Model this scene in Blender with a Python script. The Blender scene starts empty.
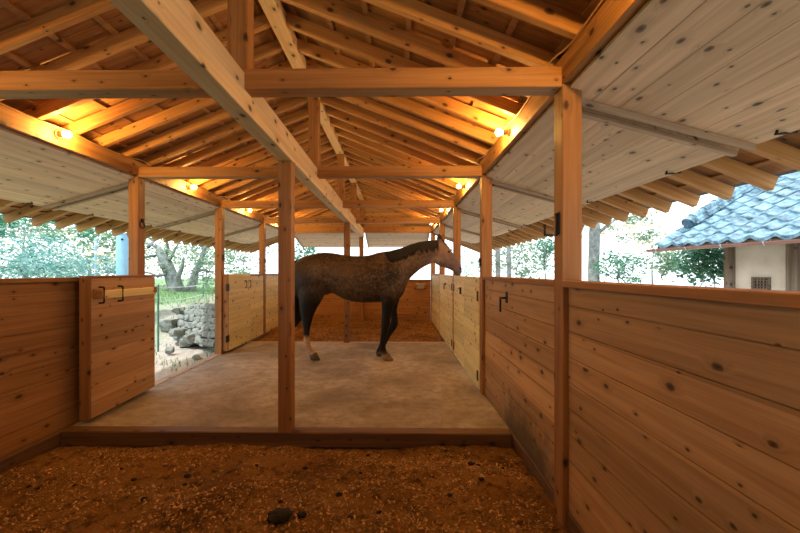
import bpy, bmesh, math, random
from mathutils import Vector, Matrix, noise
random.seed(7)
scene = bpy.context.scene
COL = scene.collection
CAMZ = 1.268
F = 367.0
XR, XL, XC = 0.883, -2.68, -0.885
BAY = [0.14, 1.96, 3.78, 5.60, 7.42, 9.24]      # front faces of the post rows
PW = 0.105
PLATE_B, PLATE_T = CAMZ + 1.0, CAMZ + 1.147

# ------------------------------------------------------------------ materials
def new_mat(name):
    m = bpy.data.materials.new(name); m.use_nodes = True
    nt = m.node_tree; nt.nodes.clear()
    out = nt.nodes.new('ShaderNodeOutputMaterial'); b = nt.nodes.new('ShaderNodeBsdfPrincipled')
    nt.links.new(b.outputs[0], out.inputs[0])
    return m, nt, b, out

class NB:
    def __init__(s, nt): s.nt = nt
    def n(s, t, **k):
        x = s.nt.nodes.new(t)
        for a, v in k.items(): setattr(x, a, v)
        return x
    def put(s, sock, v):
        if hasattr(v, 'is_output') or isinstance(v, bpy.types.NodeSocket): s.nt.links.new(v, sock)
        else:
            if sock.type == 'RGBA' and not hasattr(v, '__len__'): v = (v, v, v, 1)
            if sock.type == 'RGBA' and len(v) == 3: v = (*v, 1)
            sock.default_value = v
    def math(s, op, a, b=0.0, c=None, clamp=False):
        x = s.n('ShaderNodeMath', operation=op, use_clamp=clamp)
        s.put(x.inputs[0], a); s.put(x.inputs[1], b)
        if c is not None: s.put(x.inputs[2], c)
        return x.outputs[0]
    def mix(s, f, a, b, blend='MIX'):
        x = s.n('ShaderNodeMix', data_type='RGBA', blend_type=blend)
        s.put(x.inputs[0], f); s.put(x.inputs[6], a); s.put(x.inputs[7], b)
        return x.outputs[2]
    def noise(s, v, scale, detail=3, rough=.5, dist=0):
        x = s.n('ShaderNodeTexNoise'); s.put(x.inputs['Vector'], v)
        x.inputs['Scale'].default_value = scale; x.inputs['Detail'].default_value = detail
        x.inputs['Roughness'].default_value = rough; x.inputs['Distortion'].default_value = dist
        return x.outputs[0]
    def ramp(s, f, a, b):
        x = s.n('ShaderNodeMapRange'); s.put(x.inputs[0], f)
        x.inputs[1].default_value = a; x.inputs[2].default_value = b
        return x.outputs[0]
    def comb(s, x, y, z):
        c = s.n('ShaderNodeCombineXYZ'); s.put(c.inputs[0], x); s.put(c.inputs[1], y); s.put(c.inputs[2], z)
        return c.outputs[0]

def wood(name, light, dark, board=None, knot=1.0, rough=.6, tint=.12, dirt=None, vert=False):
    """grain along local X; 'board' = width of one board across, so neighbouring boards differ"""
    m, nt, b, out = new_mat(name); N = NB(nt)
    tc = N.n('ShaderNodeTexCoord'); oi = N.n('ShaderNodeObjectInfo')
    sp = N.n('ShaderNodeSeparateXYZ'); nt.links.new(tc.outputs['Object'], sp.inputs[0])
    x, y, z = sp.outputs
    if vert: x, z = z, x
    rnd = N.math('MULTIPLY', oi.outputs['Random'], 83.0)
    v = N.math('ADD', y, z)
    if board:
        idx = N.math('FLOOR', N.math('DIVIDE', v, board))
        seg = N.math('FLOOR', N.math('DIVIDE', N.math('ADD', x, N.math('MULTIPLY', idx, 1.37)), 3.7))
        wn = N.n('ShaderNodeTexWhiteNoise', noise_dimensions='3D')
        nt.links.new(N.comb(idx, rnd, 0.0), wn.inputs[0]); r1 = wn.outputs[0]
        off = N.math('MULTIPLY', r1, 41.0)
    else:
        r1 = oi.outputs['Random']; off = rnd
    xo = N.math('ADD', N.math('ADD', x, off), rnd)
    # knots: flat voronoi cells, some of them carry a knot
    kv = N.comb(N.math('MULTIPLY', xo, 5.0), N.math('ADD', N.math('MULTIPLY', v, 8.5), off), 0.0)
    vo = N.n('ShaderNodeTexVoronoi', voronoi_dimensions='2D'); nt.links.new(kv, vo.inputs['Vector'])
    vo.inputs['Scale'].default_value = 1.0; vo.inputs['Randomness'].default_value = .95
    sc = N.n('ShaderNodeSeparateColor'); nt.links.new(vo.outputs['Color'], sc.inputs[0])
    has = N.math('GREATER_THAN', sc.outputs[0], .34)
    size = N.math('ADD', N.math('MULTIPLY', N.math('POWER', sc.outputs[1], 2.0), .10), .045)
    wob = N.noise(kv, 6.0, 2)
    d = N.math('ADD', vo.outputs['Distance'], N.math('MULTIPLY', N.math('SUBTRACT', wob, .5), .06))
    core = N.math('MULTIPLY', has, N.math('SUBTRACT', 1.0, N.math('DIVIDE', d, size), clamp=True))
    halo = N.math('MULTIPLY', has, N.math('SUBTRACT', 1.0, N.math('DIVIDE', d, N.math('MULTIPLY', size, 3.0)), clamp=True))
    # grain, flowing around the knots
    gv = N.comb(N.math('MULTIPLY', xo, .8), N.math('ADD', N.math('MULTIPLY', v, 24.0), N.math('MULTIPLY', halo, 1.1)), off)
    g1 = N.noise(gv, 1.0, 4, .6, .6)
    gv2 = N.comb(N.math('MULTIPLY', xo, 3.0), N.math('MULTIPLY', v, 150.0), off)
    g2 = N.noise(gv2, 1.0, 2)
    big = N.noise(N.comb(N.math('MULTIPLY', xo, .7), N.math('MULTIPLY', v, 5.0), off), 1.0, 2)
    f = N.math('ADD', N.math('MULTIPLY', N.ramp(g1, .38, .66), .75), N.math('MULTIPLY', N.math('SUBTRACT', g2, .3), .8))
    f = N.math('ADD', f, N.math('MULTIPLY', N.math('SUBTRACT', big, .5), 1.1), clamp=True)
    c = N.mix(f, light, dark)
    tt = N.math('ADD', N.math('MULTIPLY', N.math('SUBTRACT', r1, .5), tint * 2), 1.0)
    hs = N.n('ShaderNodeHueSaturation'); nt.links.new(c, hs.inputs['Color']); nt.links.new(tt, hs.inputs['Value'])
    c = hs.outputs[0]
    c = N.mix(N.math('MULTIPLY', halo, .5 * knot), c, tuple(q * .55 for q in dark), 'MIX')
    c = N.mix(N.math('MULTIPLY', N.math('POWER', core, .3), .96 * knot), c, (.022, .010, .006))
    if dirt:
        # stable dirt splashed and rubbed on with an outline of its own (object space: centre x, z, radii)
        for (dx, dz, rx, rz, amt) in dirt:
            ex = N.math('DIVIDE', N.math('SUBTRACT', x, dx), rx); ez = N.math('DIVIDE', N.math('SUBTRACT', z, dz), rz)
            rr = N.math('SQRT', N.math('ADD', N.math('MULTIPLY', ex, ex), N.math('MULTIPLY', ez, ez)))
            nn = N.noise(N.comb(N.math('MULTIPLY', x, 2.0), z, 0.0), 3.0, 5, .65)
            k = N.math('SUBTRACT', N.math('ADD', 1.0, N.math('MULTIPLY', N.math('SUBTRACT', nn, .5), 1.6)), rr)
            k = N.math('MULTIPLY', N.ramp(k, .0, .6), amt)
            c = N.mix(k, c, (.035, .035, .018))
    nt.links.new(c, b.inputs['Base Color'])
    b.inputs['Roughness'].default_value = rough
    b.inputs['Specular IOR Level'].default_value = .3
    bp = N.n('ShaderNodeBump'); bp.inputs['Strength'].default_value = .12; bp.inputs['Distance'].default_value = .002
    nt.links.new(g1, bp.inputs['Height']); nt.links.new(bp.outputs[0], b.inputs['Normal'])
    return m

def flat(name, col, rough=.6, metal=0.0, var=.0, scale=8.0, bump=0.0, alt=None, spec=.4):
    m, nt, b, out = new_mat(name); N = NB(nt)
    tc = N.n('ShaderNodeTexCoord'); nz = N.noise(tc.outputs['Object'], scale, 5, .6)
    c2 = alt or tuple(q * (1 - var) for q in col)
    c = N.mix(N.ramp(nz, .3, .7), col, c2)
    nt.links.new(c, b.inputs['Base Color'])
    b.inputs['Roughness'].default_value = rough; b.inputs['Metallic'].default_value = metal
    b.inputs['Specular IOR Level'].default_value = spec
    if bump:
        bp = N.n('ShaderNodeBump'); bp.inputs['Strength'].default_value = bump; bp.inputs['Distance'].default_value = .02
        nt.links.new(nz, bp.inputs['Height']); nt.links.new(bp.outputs[0], b.inputs['Normal'])
    return m

def leafy(name, a, c, trans=.45):
    m, nt, b, out = new_mat(name); N = NB(nt)
    g = N.n('ShaderNodeNewGeometry')
    col = N.mix(g.outputs['Random Per Island'], a, c)
    nt.links.new(col, b.inputs['Base Color']); b.inputs['Roughness'].default_value = .45
    tr = N.n('ShaderNodeBsdfTranslucent'); nt.links.new(col, tr.inputs[0])
    mx = N.n('ShaderNodeMixShader'); mx.inputs[0].default_value = trans
    nt.links.new(b.outputs[0], mx.inputs[1]); nt.links.new(tr.outputs[0], mx.inputs[2])
    nt.links.new(mx.outputs[0], out.inputs[0])
    return m

def island(name, a, c, rough=.8):
    m, nt, b, out = new_mat(name); N = NB(nt)
    g = N.n('ShaderNodeNewGeometry')
    nt.links.new(N.mix(g.outputs['Random Per Island'], a, c), b.inputs['Base Color'])
    b.inputs['Roughness'].default_value = rough
    return m

CEDAR_L, CEDAR_D = (.46, .24, .08), (.29, .125, .034)
M = {}
M['beam'] = wood('cedar_beam', CEDAR_L, CEDAR_D, tint=.08)
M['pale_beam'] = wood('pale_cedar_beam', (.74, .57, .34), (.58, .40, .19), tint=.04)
M['rafter'] = wood('cedar_rafter', (.56, .31, .105), (.36, .165, .045), tint=.16)
M['post'] = wood('cedar_post', (.36, .175, .058), (.22, .09, .024), tint=.08)
M['wall'] = wood('cedar_wall_boards', (.52, .315, .135), (.34, .18, .066), board=.136, tint=.24,
                 dirt=[(.55, -.02, .7, .40, .75)])
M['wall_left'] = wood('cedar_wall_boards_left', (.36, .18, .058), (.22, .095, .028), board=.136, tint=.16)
M['door'] = wood('daylit_cedar_boards', (.84, .71, .32), (.68, .53, .20), board=.136, tint=.12)  # doorway daylight on these boards is put into a brighter, yellower base colour
M['door_near'] = wood('cedar_door_boards', (.54, .33, .14), (.38, .20, .075), board=.136, tint=.16)
M['panel'] = wood('pale_cedar_shutter_boards', (.72, .53, .345), (.53, .365, .22), board=.148, tint=.12, knot=.9)
M['batten'] = wood('shutter_batten_wood', (.46, .33, .21), (.34, .23, .135), tint=.06)
M['sheath'] = wood('roof_boards', (.44, .23, .085), (.27, .12, .04), board=.15, tint=.22)
M['roofbatten'] = wood('roof_batten_wood', (.42, .23, .10), (.30, .15, .06))
M['sill'] = wood('sill_wood', (.17, .09, .04), (.09, .042, .018), tint=.05)
M['strip'] = wood('door_edge_wood', (.34, .165, .055), (.20, .085, .025), vert=True)
M['iron'] = flat('black_iron', (.018, .018, .018), .45, .6)
M['bulb_metal'] = flat('lamp_metal', (.5, .42, .3), .3, .9)
M['cable'] = flat('cable_sheath', (.42, .24, .10), .5)
M['plaster'] = flat('stained_white_plaster', (.80, .79, .74), .9, alt=(.60, .55, .44), scale=2.2)
M['weathered'] = wood('weathered_post_wood', (.25, .20, .15), (.12, .09, .065), tint=.1)
M['copper'] = flat('brown_copper_gutter', (.36, .20, .17), .35, .3, var=.2)
M['galv'] = flat('galvanised_bracket', (.5, .55, .6), .4, .8)
M['steel'] = flat('pale_blue_steel', (.30, .56, .78), .4, .2, var=.15)
M['rooftop'] = flat('dark_roof_metal', (.06, .06, .065), .5, .4)
M['stone'] = flat('pale_lichen_stone', (.27, .30, .30), .9, alt=(.10, .12, .08), scale=6, bump=.5)
M['bark'] = flat('grey_lichen_bark', (.30, .34, .34), .95, alt=(.09, .10, .085), scale=9, bump=.8)
M['fencewire'] = flat('galvanised_wire', (.6, .66, .66), .4, .5)
M['fencepost'] = flat('green_fence_stake', (.10, .24, .20), .5)
M['grass'] = leafy('grass_blades', (.10, .22, .08), (.24, .36, .16), .3)
M['leaf'] = leafy('pale_green_leaves', (.07, .19, .12), (.32, .43, .27))
M['leaf_blue'] = leafy('bluish_bamboo_leaves', (.05, .22, .22), (.34, .54, .50))
M['leaf_dark'] = leafy('deep_green_leaves', (.03, .15, .09), (.14, .36, .22))
M['leaf_dry'] = leafy('yellowing_leaves', (.38, .40, .20), (.60, .55, .36))
M['clod'] = flat('dark_dung', (.016, .012, .008), .9, bump=.6, scale=40)
M['grey_tray'] = flat('grey_plastic', (.33, .31, .28), .4)
M['flake'] = island('shaving_flakes', (.14, .06, .017), (.64, .37, .13))
M['mane'] = island('dark_mane_hair', (.004, .0035, .003), (.012, .009, .007), .85)
M['eye'] = flat('horse_eye', (.008, .006, .005), .08, spec=.8)
M['hoof'] = flat('hoof_horn', (.26, .17, .09), .5, alt=(.12, .08, .05), scale=20)
M['hoofdark'] = flat('dark_hoof_horn', (.05, .04, .03), .5, alt=(.10, .07, .05), scale=20)

def tiles_mat():
    m, nt, b, out = new_mat('blue_grey_roof_tiles'); N = NB(nt)
    tc = N.n('ShaderNodeTexCoord')
    n1 = N.noise(tc.outputs['Object'], 7.0, 6, .7); n2 = N.noise(tc.outputs['Object'], 30.0, 3)
    c = N.mix(N.ramp(n1, .38, .62), (.012, .045, .075), (.20, .36, .46))
    c = N.mix(N.math('MULTIPLY', N.ramp(n2, .55, .7), .5), c, (.10, .14, .12))
    nt.links.new(c, b.inputs['Base Color']); b.inputs['Roughness'].default_value = .38
    return m
M['tile'] = tiles_mat()

def concrete_mat():
    m, nt, b, out = new_mat('dusty_concrete'); N = NB(nt)
    tc = N.n('ShaderNodeTexCoord'); v = tc.outputs['Object']
    a = N.noise(v, 1.1, 6, .62, .4); d = N.noise(v, 9.0, 5, .7); f = N.noise(v, 75.0, 3, .7)
    st = N.n('ShaderNodeMapping'); nt.links.new(v, st.inputs[0]); st.inputs['Scale'].default_value = (2.0, 16.0, 1); st.inputs['Rotation'].default_value = (0, 0, .25)
    s = N.noise(st.outputs[0], 1.0, 5, .7)
    c = N.mix(N.ramp(a, .38, .64), (.41, .365, .30), (.16, .13, .098))
    c = N.mix(N.math('MULTIPLY', N.ramp(d, .42, .68), .7), c, (.15, .105, .065))
    c = N.mix(N.math('MULTIPLY', N.ramp(s, .55, .75), .4), c, (.42, .35, .26))
    c = N.mix(N.math('MULTIPLY', N.ramp(f, .56, .70), .55), c, (.45, .33, .19))
    nt.links.new(c, b.inputs['Base Color']); b.inputs['Roughness'].default_value = .75
    bp = N.n('ShaderNodeBump'); bp.inputs['Strength'].default_value = .35; bp.inputs['Distance'].default_value = .006
    nt.links.new(N.math('ADD', d, f), bp.inputs['Height']); nt.links.new(bp.outputs[0], b.inputs['Normal'])
    return m
M['concrete'] = concrete_mat()

def bedding_mat():
    m, nt, b, out = new_mat('wood_shaving_bedding'); N = NB(nt)
    tc = N.n('ShaderNodeTexCoord'); v = tc.outputs['Object']
    a = N.noise(v, 1.6, 5, .6, .5); f = N.noise(v, 55.0, 5, .8, .8); g = N.noise(v, 14.0, 5, .7)
    c = N.mix(N.ramp(a, .35, .68), (.38, .19, .055), (.16, .07, .021))
    c = N.mix(N.math('MULTIPLY', N.ramp(f, .5, .66), .65), c, (.50, .28, .10))
    c = N.mix(N.math('MULTIPLY', N.ramp(g, .50, .66), .85), c, (.06, .028, .012))
    nt.links.new(c, b.inputs['Base Color']); b.inputs['Roughness'].default_value = .95
    b.inputs['Specular IOR Level'].default_value = .1
    bp = N.n('ShaderNodeBump'); bp.inputs['Strength'].default_value = 1.0; bp.inputs['Distance'].default_value = .035
    nt.links.new(N.math('ADD', g, f), bp.inputs['Height']); nt.links.new(bp.outputs[0], b.inputs['Normal'])
    return m
M['bedding'] = bedding_mat()

def ground_mat():
    m, nt, b, out = new_mat('grass_and_gravel_ground'); N = NB(nt)
    tc = N.n('ShaderNodeTexCoord'); v = tc.outputs['Object']
    a = N.noise(v, .8, 5, .6); f = N.noise(v, 22.0, 5, .8)
    c = N.mix(N.ramp(f, .35, .65), (.50, .47, .42), (.27, .25, .215))
    sp = N.n('ShaderNodeSeparateXYZ'); nt.links.new(v, sp.inputs[0])
    lft = N.ramp(N.math('ADD', sp.outputs[0], N.math('MULTIPLY', a, 2.0)), -3.6, -4.3)   # grass starts beyond the gravel strip
    c = N.mix(lft, c, N.mix(f, (.15, .27, .11), (.09, .17, .065)))
    nt.links.new(c, b.inputs['Base Color']); b.inputs['Roughness'].default_value = .95
    bp = N.n('ShaderNodeBump'); bp.inputs['Strength'].default_value = .6
    nt.links.new(f, bp.inputs['Height']); nt.links.new(bp.outputs[0], b.inputs['Normal'])
    return m
M['ground'] = ground_mat()

def bulb_mat():
    m, nt, b, out = new_mat('glowing_bulb')
    e = nt.nodes.new('ShaderNodeEmission'); e.inputs[0].default_value = (1, .50, .12, 1); e.inputs[1].default_value = BULB
    nt.links.new(e.outputs[0], out.inputs[0])
    return m
BULB = 1200.0
M['bulb'] = bulb_mat()

# ------------------------------------------------------------------ helpers
def mk(name, bm, mat, parent=None, smooth=False, loc=(0, 0, 0)):
    me = bpy.data.meshes.new(name)
    if smooth:
        for f in bm.faces: f.smooth = True
    bm.to_mesh(me); bm.free()
    o = bpy.data.objects.new(name, me); COL.objects.link(o)
    for m in (mat if isinstance(mat, (list, tuple)) else [mat]): me.materials.append(m)
    o.location = loc
    if parent: o.parent = parent
    return o

def empty(name, loc, rz=0):
    o = bpy.data.objects.new(name, None); COL.objects.link(o); o.empty_display_size = .1
    o.location = loc; o.rotation_euler = (0, 0, rz)
    return o

def tag(o, label, cat, group=None, kind=None):
    o['label'] = label; o['category'] = cat
    if group: o['group'] = group
    if kind: o['kind'] = kind
    return o

def adopt(child, parent):
    """parent a child that was built in world coordinates (parents are unrotated or rotated; keep world)"""
    bpy.context.view_layer.update()
    child.parent = parent
    child.matrix_parent_inverse = parent.matrix_world.inverted()

def bx(bm, x0, x1, y0, y1, z0, z1, mat_index=0):
    vs = [bm.verts.new((x, y, z)) for x in (x0, x1) for y in (y0, y1) for z in (z0, z1)]
    fs = [(0, 1, 3, 2), (4, 6, 7, 5), (0, 4, 5, 1), (2, 3, 7, 6), (0, 2, 6, 4), (1, 5, 7, 3)]
    r = []
    for f in fs:
        q = bm.faces.new([vs[i] for i in f]); q.material_index = mat_index; r.append(q)
    return vs

def bevel(bm, w=.004, seg=1):
    bmesh.ops.bevel(bm, geom=list(bm.edges), offset=w, segments=seg, affect='EDGES', profile=.5)

def timber(name, p0, p1, w, h, mat, up=(0, 0, 1), bev=.004, parent=None, cuts=None):
    """a beam whose local X runs p0->p1; w across (local Y), h along local Z; p0/p1 on the centre line"""
    p0, p1 = Vector(p0), Vector(p1); d = p1 - p0; L = d.length; d.normalize()
    u = Vector(up); yv = u.cross(d)
    if yv.length < 1e-4: yv = Vector((0, 1, 0))
    yv.normalize(); zv = d.cross(yv).normalized()
    bm = bmesh.new(); bx(bm, 0, L, -w / 2, w / 2, -h / 2, h / 2)
    if bev: bevel(bm, bev)
    o = mk(name, bm, mat)
    mw = Matrix.Translation(p0) @ Matrix((d, yv, zv)).transposed().to_4x4()
    o.matrix_world = mw
    if parent:
        adopt(o, parent)
    return o

def tube(bm, pts, r, n=8, cap=True):
    rings = []
    pts = [Vector(p) for p in pts]
    for i, p in enumerate(pts):
        a = pts[max(0, i - 1)]; b = pts[min(len(pts) - 1, i + 1)]
        d = (b - a).normalized()
        s = d.cross(Vector((0, 0, 1)))
        if s.length < .01: s = Vector((1, 0, 0))
        s.normalize(); t = s.cross(d)
        rr = r[i] if isinstance(r, (list, tuple)) else r
        rings.append([bm.verts.new(p + s * math.cos(k * 2 * math.pi / n) * rr + t * math.sin(k * 2 * math.pi / n) * rr) for k in range(n)])
    for A, B in zip(rings, rings[1:]):
        for k in range(n): bm.faces.new((A[k], A[(k + 1) % n], B[(k + 1) % n], B[k]))
    if cap:
        bm.faces.new(rings[0][::-1]); bm.faces.new(rings[-1])

ORD = ['first', 'second', 'third', 'fourth', 'fifth', 'sixth', 'seventh']
SIDE = {'L': 'left', 'R': 'right'}

# ------------------------------------------------------------------ posts, plates, beams
POSTN = {1: 'nearest', 2: 'second nearest', 3: 'third nearest', 4: 'fourth nearest', 5: 'farthest corner'}
posts = {}
for s, x0 in (('L', XL - PW), ('R', XR)):
    for i, y in enumerate(BAY):
        if i == 0 and s == 'L': continue
        z0 = -.1
        o = timber('wooden_post', (x0 + PW / 2, y + PW / 2, z0), (x0 + PW / 2, y + PW / 2, PLATE_B), PW, PW, M['post'])
        posts[(s, i)] = o
        if s == 'R':
            lab = {0: 'square cedar post of the right wall beside the camera', 1: 'thick square cedar post of the right wall carrying a black iron hook',
                   2: 'square cedar post between the knotty right wall boards and the pale doors', 3: "square cedar post of the right wall behind the horse's muzzle",
                   4: "square cedar post of the right wall just past the horse's forehead", 5: 'farthest corner post of the right wall, beyond the horse'}[i]
        else:
            lab = {1: 'nearest square cedar post of the left wall', 2: 'square cedar post with an iron ring at near side of left doorway',
                   3: 'square cedar post at the far side of the left doorway', 4: 'square cedar post of the left wall seen just left of the centre post',
                   5: 'farthest corner post of the left wall behind the horse'}[i]
        tag(o, lab, 'post', 'cedar posts of the side walls')
CP = [2.87, 6.51, 9.24]
for i, y in enumerate(CP):
    zb = 0.0
    o = timber('centre_post', (XC + .01, y + PW / 2, zb - (.0 if i < 2 else .09)), (XC + .01, y + PW / 2, CAMZ + .87), PW, PW, M['post'])
    tag(o, ['nearest centre post, standing on the kerb before the horse', 'middle centre post, standing on the far kerb behind the horse',
            'farthest centre post, in the end wall'][i], 'post', 'centre posts under the long girder')

for s, xc in (('L', XL - PW / 2), ('R', XR + PW / 2)):
    o = timber('wall_plate', (xc, -1.8, (PLATE_B + PLATE_T) / 2), (xc, 9.35, (PLATE_B + PLATE_T) / 2), PW, PLATE_T - PLATE_B, M['beam'])
    tag(o, 'long horizontal cedar beam along the tops of the %s wall posts' % SIDE[s], 'beam', 'wall plates')
TB, TT = CAMZ + .982, CAMZ + 1.090
TN = ['nearest', 'second', 'third', 'fourth']
for i, y in enumerate(BAY[1:5] ):
    o = timber('tie_beam', (XL, y + PW / 2, (TB + TT) / 2), (XR, y + PW / 2, (TB + TT) / 2), PW, TT - TB, M['beam'])
    tag(o, ['nearest and largest cedar cross beam spanning between the walls', 'second cross beam from the front, spanning above the left doorway post',
            'third cross beam from the front, above the horse', 'fourth cross beam from the front, just before the end wall'][i], 'beam', 'cross beams')
o = timber('tie_beam', (XL - .1, 9.24 + PW / 2, CAMZ + .982 + .075), (XR + .1, 9.24 + PW / 2, CAMZ + .982 + .075), PW, .15, M['beam'])
tag(o, 'farthest cross beam, along the top of the end wall', 'beam', 'cross beams')
# girder and ridge
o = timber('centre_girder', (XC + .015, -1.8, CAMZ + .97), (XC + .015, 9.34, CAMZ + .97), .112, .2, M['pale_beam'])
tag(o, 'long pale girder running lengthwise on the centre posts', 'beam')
RB = CAMZ + 1.80
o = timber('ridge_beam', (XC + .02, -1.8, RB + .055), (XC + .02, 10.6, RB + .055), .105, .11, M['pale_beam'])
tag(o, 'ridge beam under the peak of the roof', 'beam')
for i, y in enumerate(BAY[1:6]):
    zt = TT if i < 4 else CAMZ + 1.132
    o = timber('king_post', (XC + .03, y + PW / 2, zt), (XC + .03, y + PW / 2, RB), PW, PW, M['post'])
    tag(o, 'short upright post from the %s cross beam up to the ridge' % (TN + ['farthest'])[i], 'post', 'short posts under the ridge')

# ------------------------------------------------------------------ rafters and roof
SL = .4; CT = 1 / math.sqrt(1 + SL * SL); RH, RW = .09, .045
def zb(side, d):  # underside of a rafter at distance d outward from the inner plate face
    return CAMZ + 1.147 - SL * d
HALF = XR - XC
def xs(side, d): return XR + d if side == 'R' else XL - d
TAIL = 1.552
k = 0
y = 0.60
raft = {}
ys = []
while y < 10.7:
    ys.append(y); y += BAY[1] / 6.0 * 0 + 1.82 / 6
def bay_name(y):
    if y < 1.96: return 'before the nearest cross beam', 0
    for j in range(1, 5):
        if y < BAY[j + 1]:
            return ['between the nearest and second cross beams', 'between the second and third cross beams', 'between the third and fourth cross beams', 'between the fourth cross beam and the end wall'][j - 1], j
    return 'past the end wall', 5
cnt = {}
for y in ys:
    bn, j = bay_name(y)
    for s in 'LR':
        c = cnt.get((s, j), 0); cnt[(s, j)] = c + 1
        top = Vector((XC, y, zb(s, -HALF))); end = Vector((xs(s, TAIL), y, zb(s, TAIL)))
        nrm = Vector(((1 if s == 'R' else -1) * SL, 0, 1)).normalized()
        o = timber('rafter', end + nrm * RH / 2, top + nrm * RH / 2, RW, RH, M['rafter'], bev=.003)
        tag(o, '%s rafter of the %s roof slope %s' % (ORD[c], SIDE[s], bn), 'rafter', 'sloping rafters of the %s roof side' % SIDE[s])

# roof: boards on thin battens, dark metal above
for s in 'LR':
    sg = 1 if s == 'R' else -1
    z0 = RH / CT
    Lr = (HALF + TAIL + .02) / CT
    # boards: local X down the slope
    bm = bmesh.new()
    n = int((10.75 + 1.9) / .15)
    for q in range(n):
        ya = -1.9 + q * .15
        bx(bm, 0, Lr, ya + .002, ya + .148, .018, .030)
    o = mk('ceiling', bm, M['sheath'])
    d = Vector((sg, 0, -SL)).normalized(); yv = Vector((0, 1, 0)); zv = d.cross(yv).normalized()
    if zv.z < 0: zv = -zv
    B = Matrix((d, yv, zv)).transposed().to_4x4()
    o.matrix_world = Matrix.Translation((XC, 0, zb(s, -HALF) + z0)) @ B
    if B.determinant() < 0:
        o.data.flip_normals()
    o['kind'] = 'structure'
    q = 0.12
    while q < Lr:
        bm = bmesh.new(); bx(bm, q, q + .035, -1.9, 10.75, 0, .018)
        # grain runs along the batten: same material, its own mesh
        b_ = mk('batten', bm, M['roofbatten'], parent=o); q += .30
    bm = bmesh.new(); bx(bm, -.02, Lr + .05, -1.95, 10.8, .0301, .05)
    c_ = mk('roof_covering', bm, M['rooftop'], parent=o)

# ------------------------------------------------------------------ raised shutters
PX0, PX1, PZ0, PZ1 = .04, 1.085, CAMZ + .977, CAMZ + .692
SHN = {1: 'between the nearest and second side posts', 2: 'over the doorway bay', 3: 'beside the fourth side post bay', 4: 'in the farthest bay', 0: 'above the camera, cut by the frame'}
def shutter(side, ya, yb, label, hooks):
    L = yb - ya
    w = math.hypot(PX1 - PX0, PZ1 - PZ0)
    if side in 'LR':
        sg = 1 if side == 'R' else -1
        org = Vector((xs(side, PX0), ya, PZ0)); dx = Vector((0, 1, 0)); dv = Vector((sg * (PX1 - PX0), 0, PZ1 - PZ0)).normalized()
    else:
        org = Vector((ya, 9.24 + PW + PX0, PZ0)); dx = Vector((1, 0, 0)); dv = Vector((0, PX1 - PX0, PZ1 - PZ0)).normalized()
    up = dx.cross(dv)
    flip = up.z < 0
    if flip: up = -up
    Mw = Matrix((dx, dv, up)).transposed().to_4x4(); Mw.translation = org
    def put(bm):
        bmesh.ops.transform(bm, matrix=Matrix.Identity(4), verts=bm.verts)
        return bm
    bm = bmesh.new(); n = 7; pw = w / n
    for q in range(n):
        bx(bm, 0, L, q * pw + .0012, (q + 1) * pw - .0012, 0, .022)
    root = mk('raised_shutter', bm, M['panel']); root.matrix_world = Mw
    if flip: root.data.flip_normals()
    tag(root, label, 'shutter', 'board shutters swung up under the eaves')
    for xa in (0.0, L - .035):
        b2 = timber('batten', (.075, 0, 0), (w, 0, 0), .035, .026, M['batten'], bev=.0015)
        b2.parent = root
        b2.matrix_parent_inverse = Matrix.Identity(4)
        b2.matrix_basis = Matrix.Translation((xa + .0175, .075, -.0135)) @ Matrix.Rotation(math.pi / 2, 4, 'Z')
    for hx in hooks:
        bm = bmesh.new()
        c0 = w - .06
        tube(bm, [(hx, c0, .0), (hx, c0, -.012), (hx, c0, -.024)], .006, 6)
        tube(bm, [(hx, c0 - .005, -.022), (hx, c0 + .095, .014)], .006, 6)
        tube(bm, [(hx, c0 + .092, .012), (hx, c0 + .088, .04)], .006, 6)
        h = mk('hook', bm, M['iron'], parent=root); h['label'] = 'black iron shutter hook'
    return root
g = .022
for i in range(5):
    ya, yb = BAY[i] + .175, BAY[i + 1] + .10
    shutter('R', ya, yb, ['pale board shutter raised over the right wall nearest the camera, largest',
        'pale raised shutter on the right between the hooked post and the next post', 'pale raised shutter on the right above the closed double doors',
        "pale raised shutter on the right beyond the horse's head", 'farthest pale raised shutter on the right side'][i], (.48, 1.55))
    if i:
        shutter('L', ya, yb, ['', 'pale raised shutter at the upper left, before the doorway', 'pale raised shutter above the left doorway',
            'pale raised shutter above the folded-back leaf on the left', 'farthest pale raised shutter on the left side'][i], (.48, 1.55))
shutter('E', XL + .02, XC - .03, 'pale raised shutter beyond the end wall, left of the farthest centre post', (.4, 1.3))
shutter('E', XC + .09, XR - .02, 'pale raised shutter beyond the end wall, right of the farthest centre post', (.4, 1.3))

# ------------------------------------------------------------------ walls
def board_wall(name, side, ya, yb, z0, z1, xin, mat, cap=True, th=.03):
    """boards laid lengthwise; local X = world Y"""
    L = yb - ya; bm = bmesh.new(); p = .136
    n = math.ceil((z1 - z0) / p)
    for q in range(n):
        a = q * p; b = min((q + 1) * p, z1 - z0)
        vs = bx(bm, 0, L, -th / 2, th / 2, a + .0015, b - .0015)
    bevel(bm, .002); bx(bm, .002, L - .002, -th * .2, th * .2, .004, z1 - z0 - .004)
    o = mk(name, bm, mat); o['kind'] = 'structure'
    xc = xin + th / 2 if side == 'R' else xin - th / 2
    o.matrix_world = Matrix.Translation((xc, ya, z0)) @ Matrix.Rotation(math.pi / 2, 4, 'Z')
    if cap:
        bm = bmesh.new(); bx(bm, 0, L, -.05, .05, z1 - z0, z1 - z0 + .035); bevel(bm, .003)
        c = mk('cap_rail', bm, M['sill'] if cap == 'dark' else M['post'], parent=o)
    return o
WT = CAMZ - .048 - .035
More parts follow.
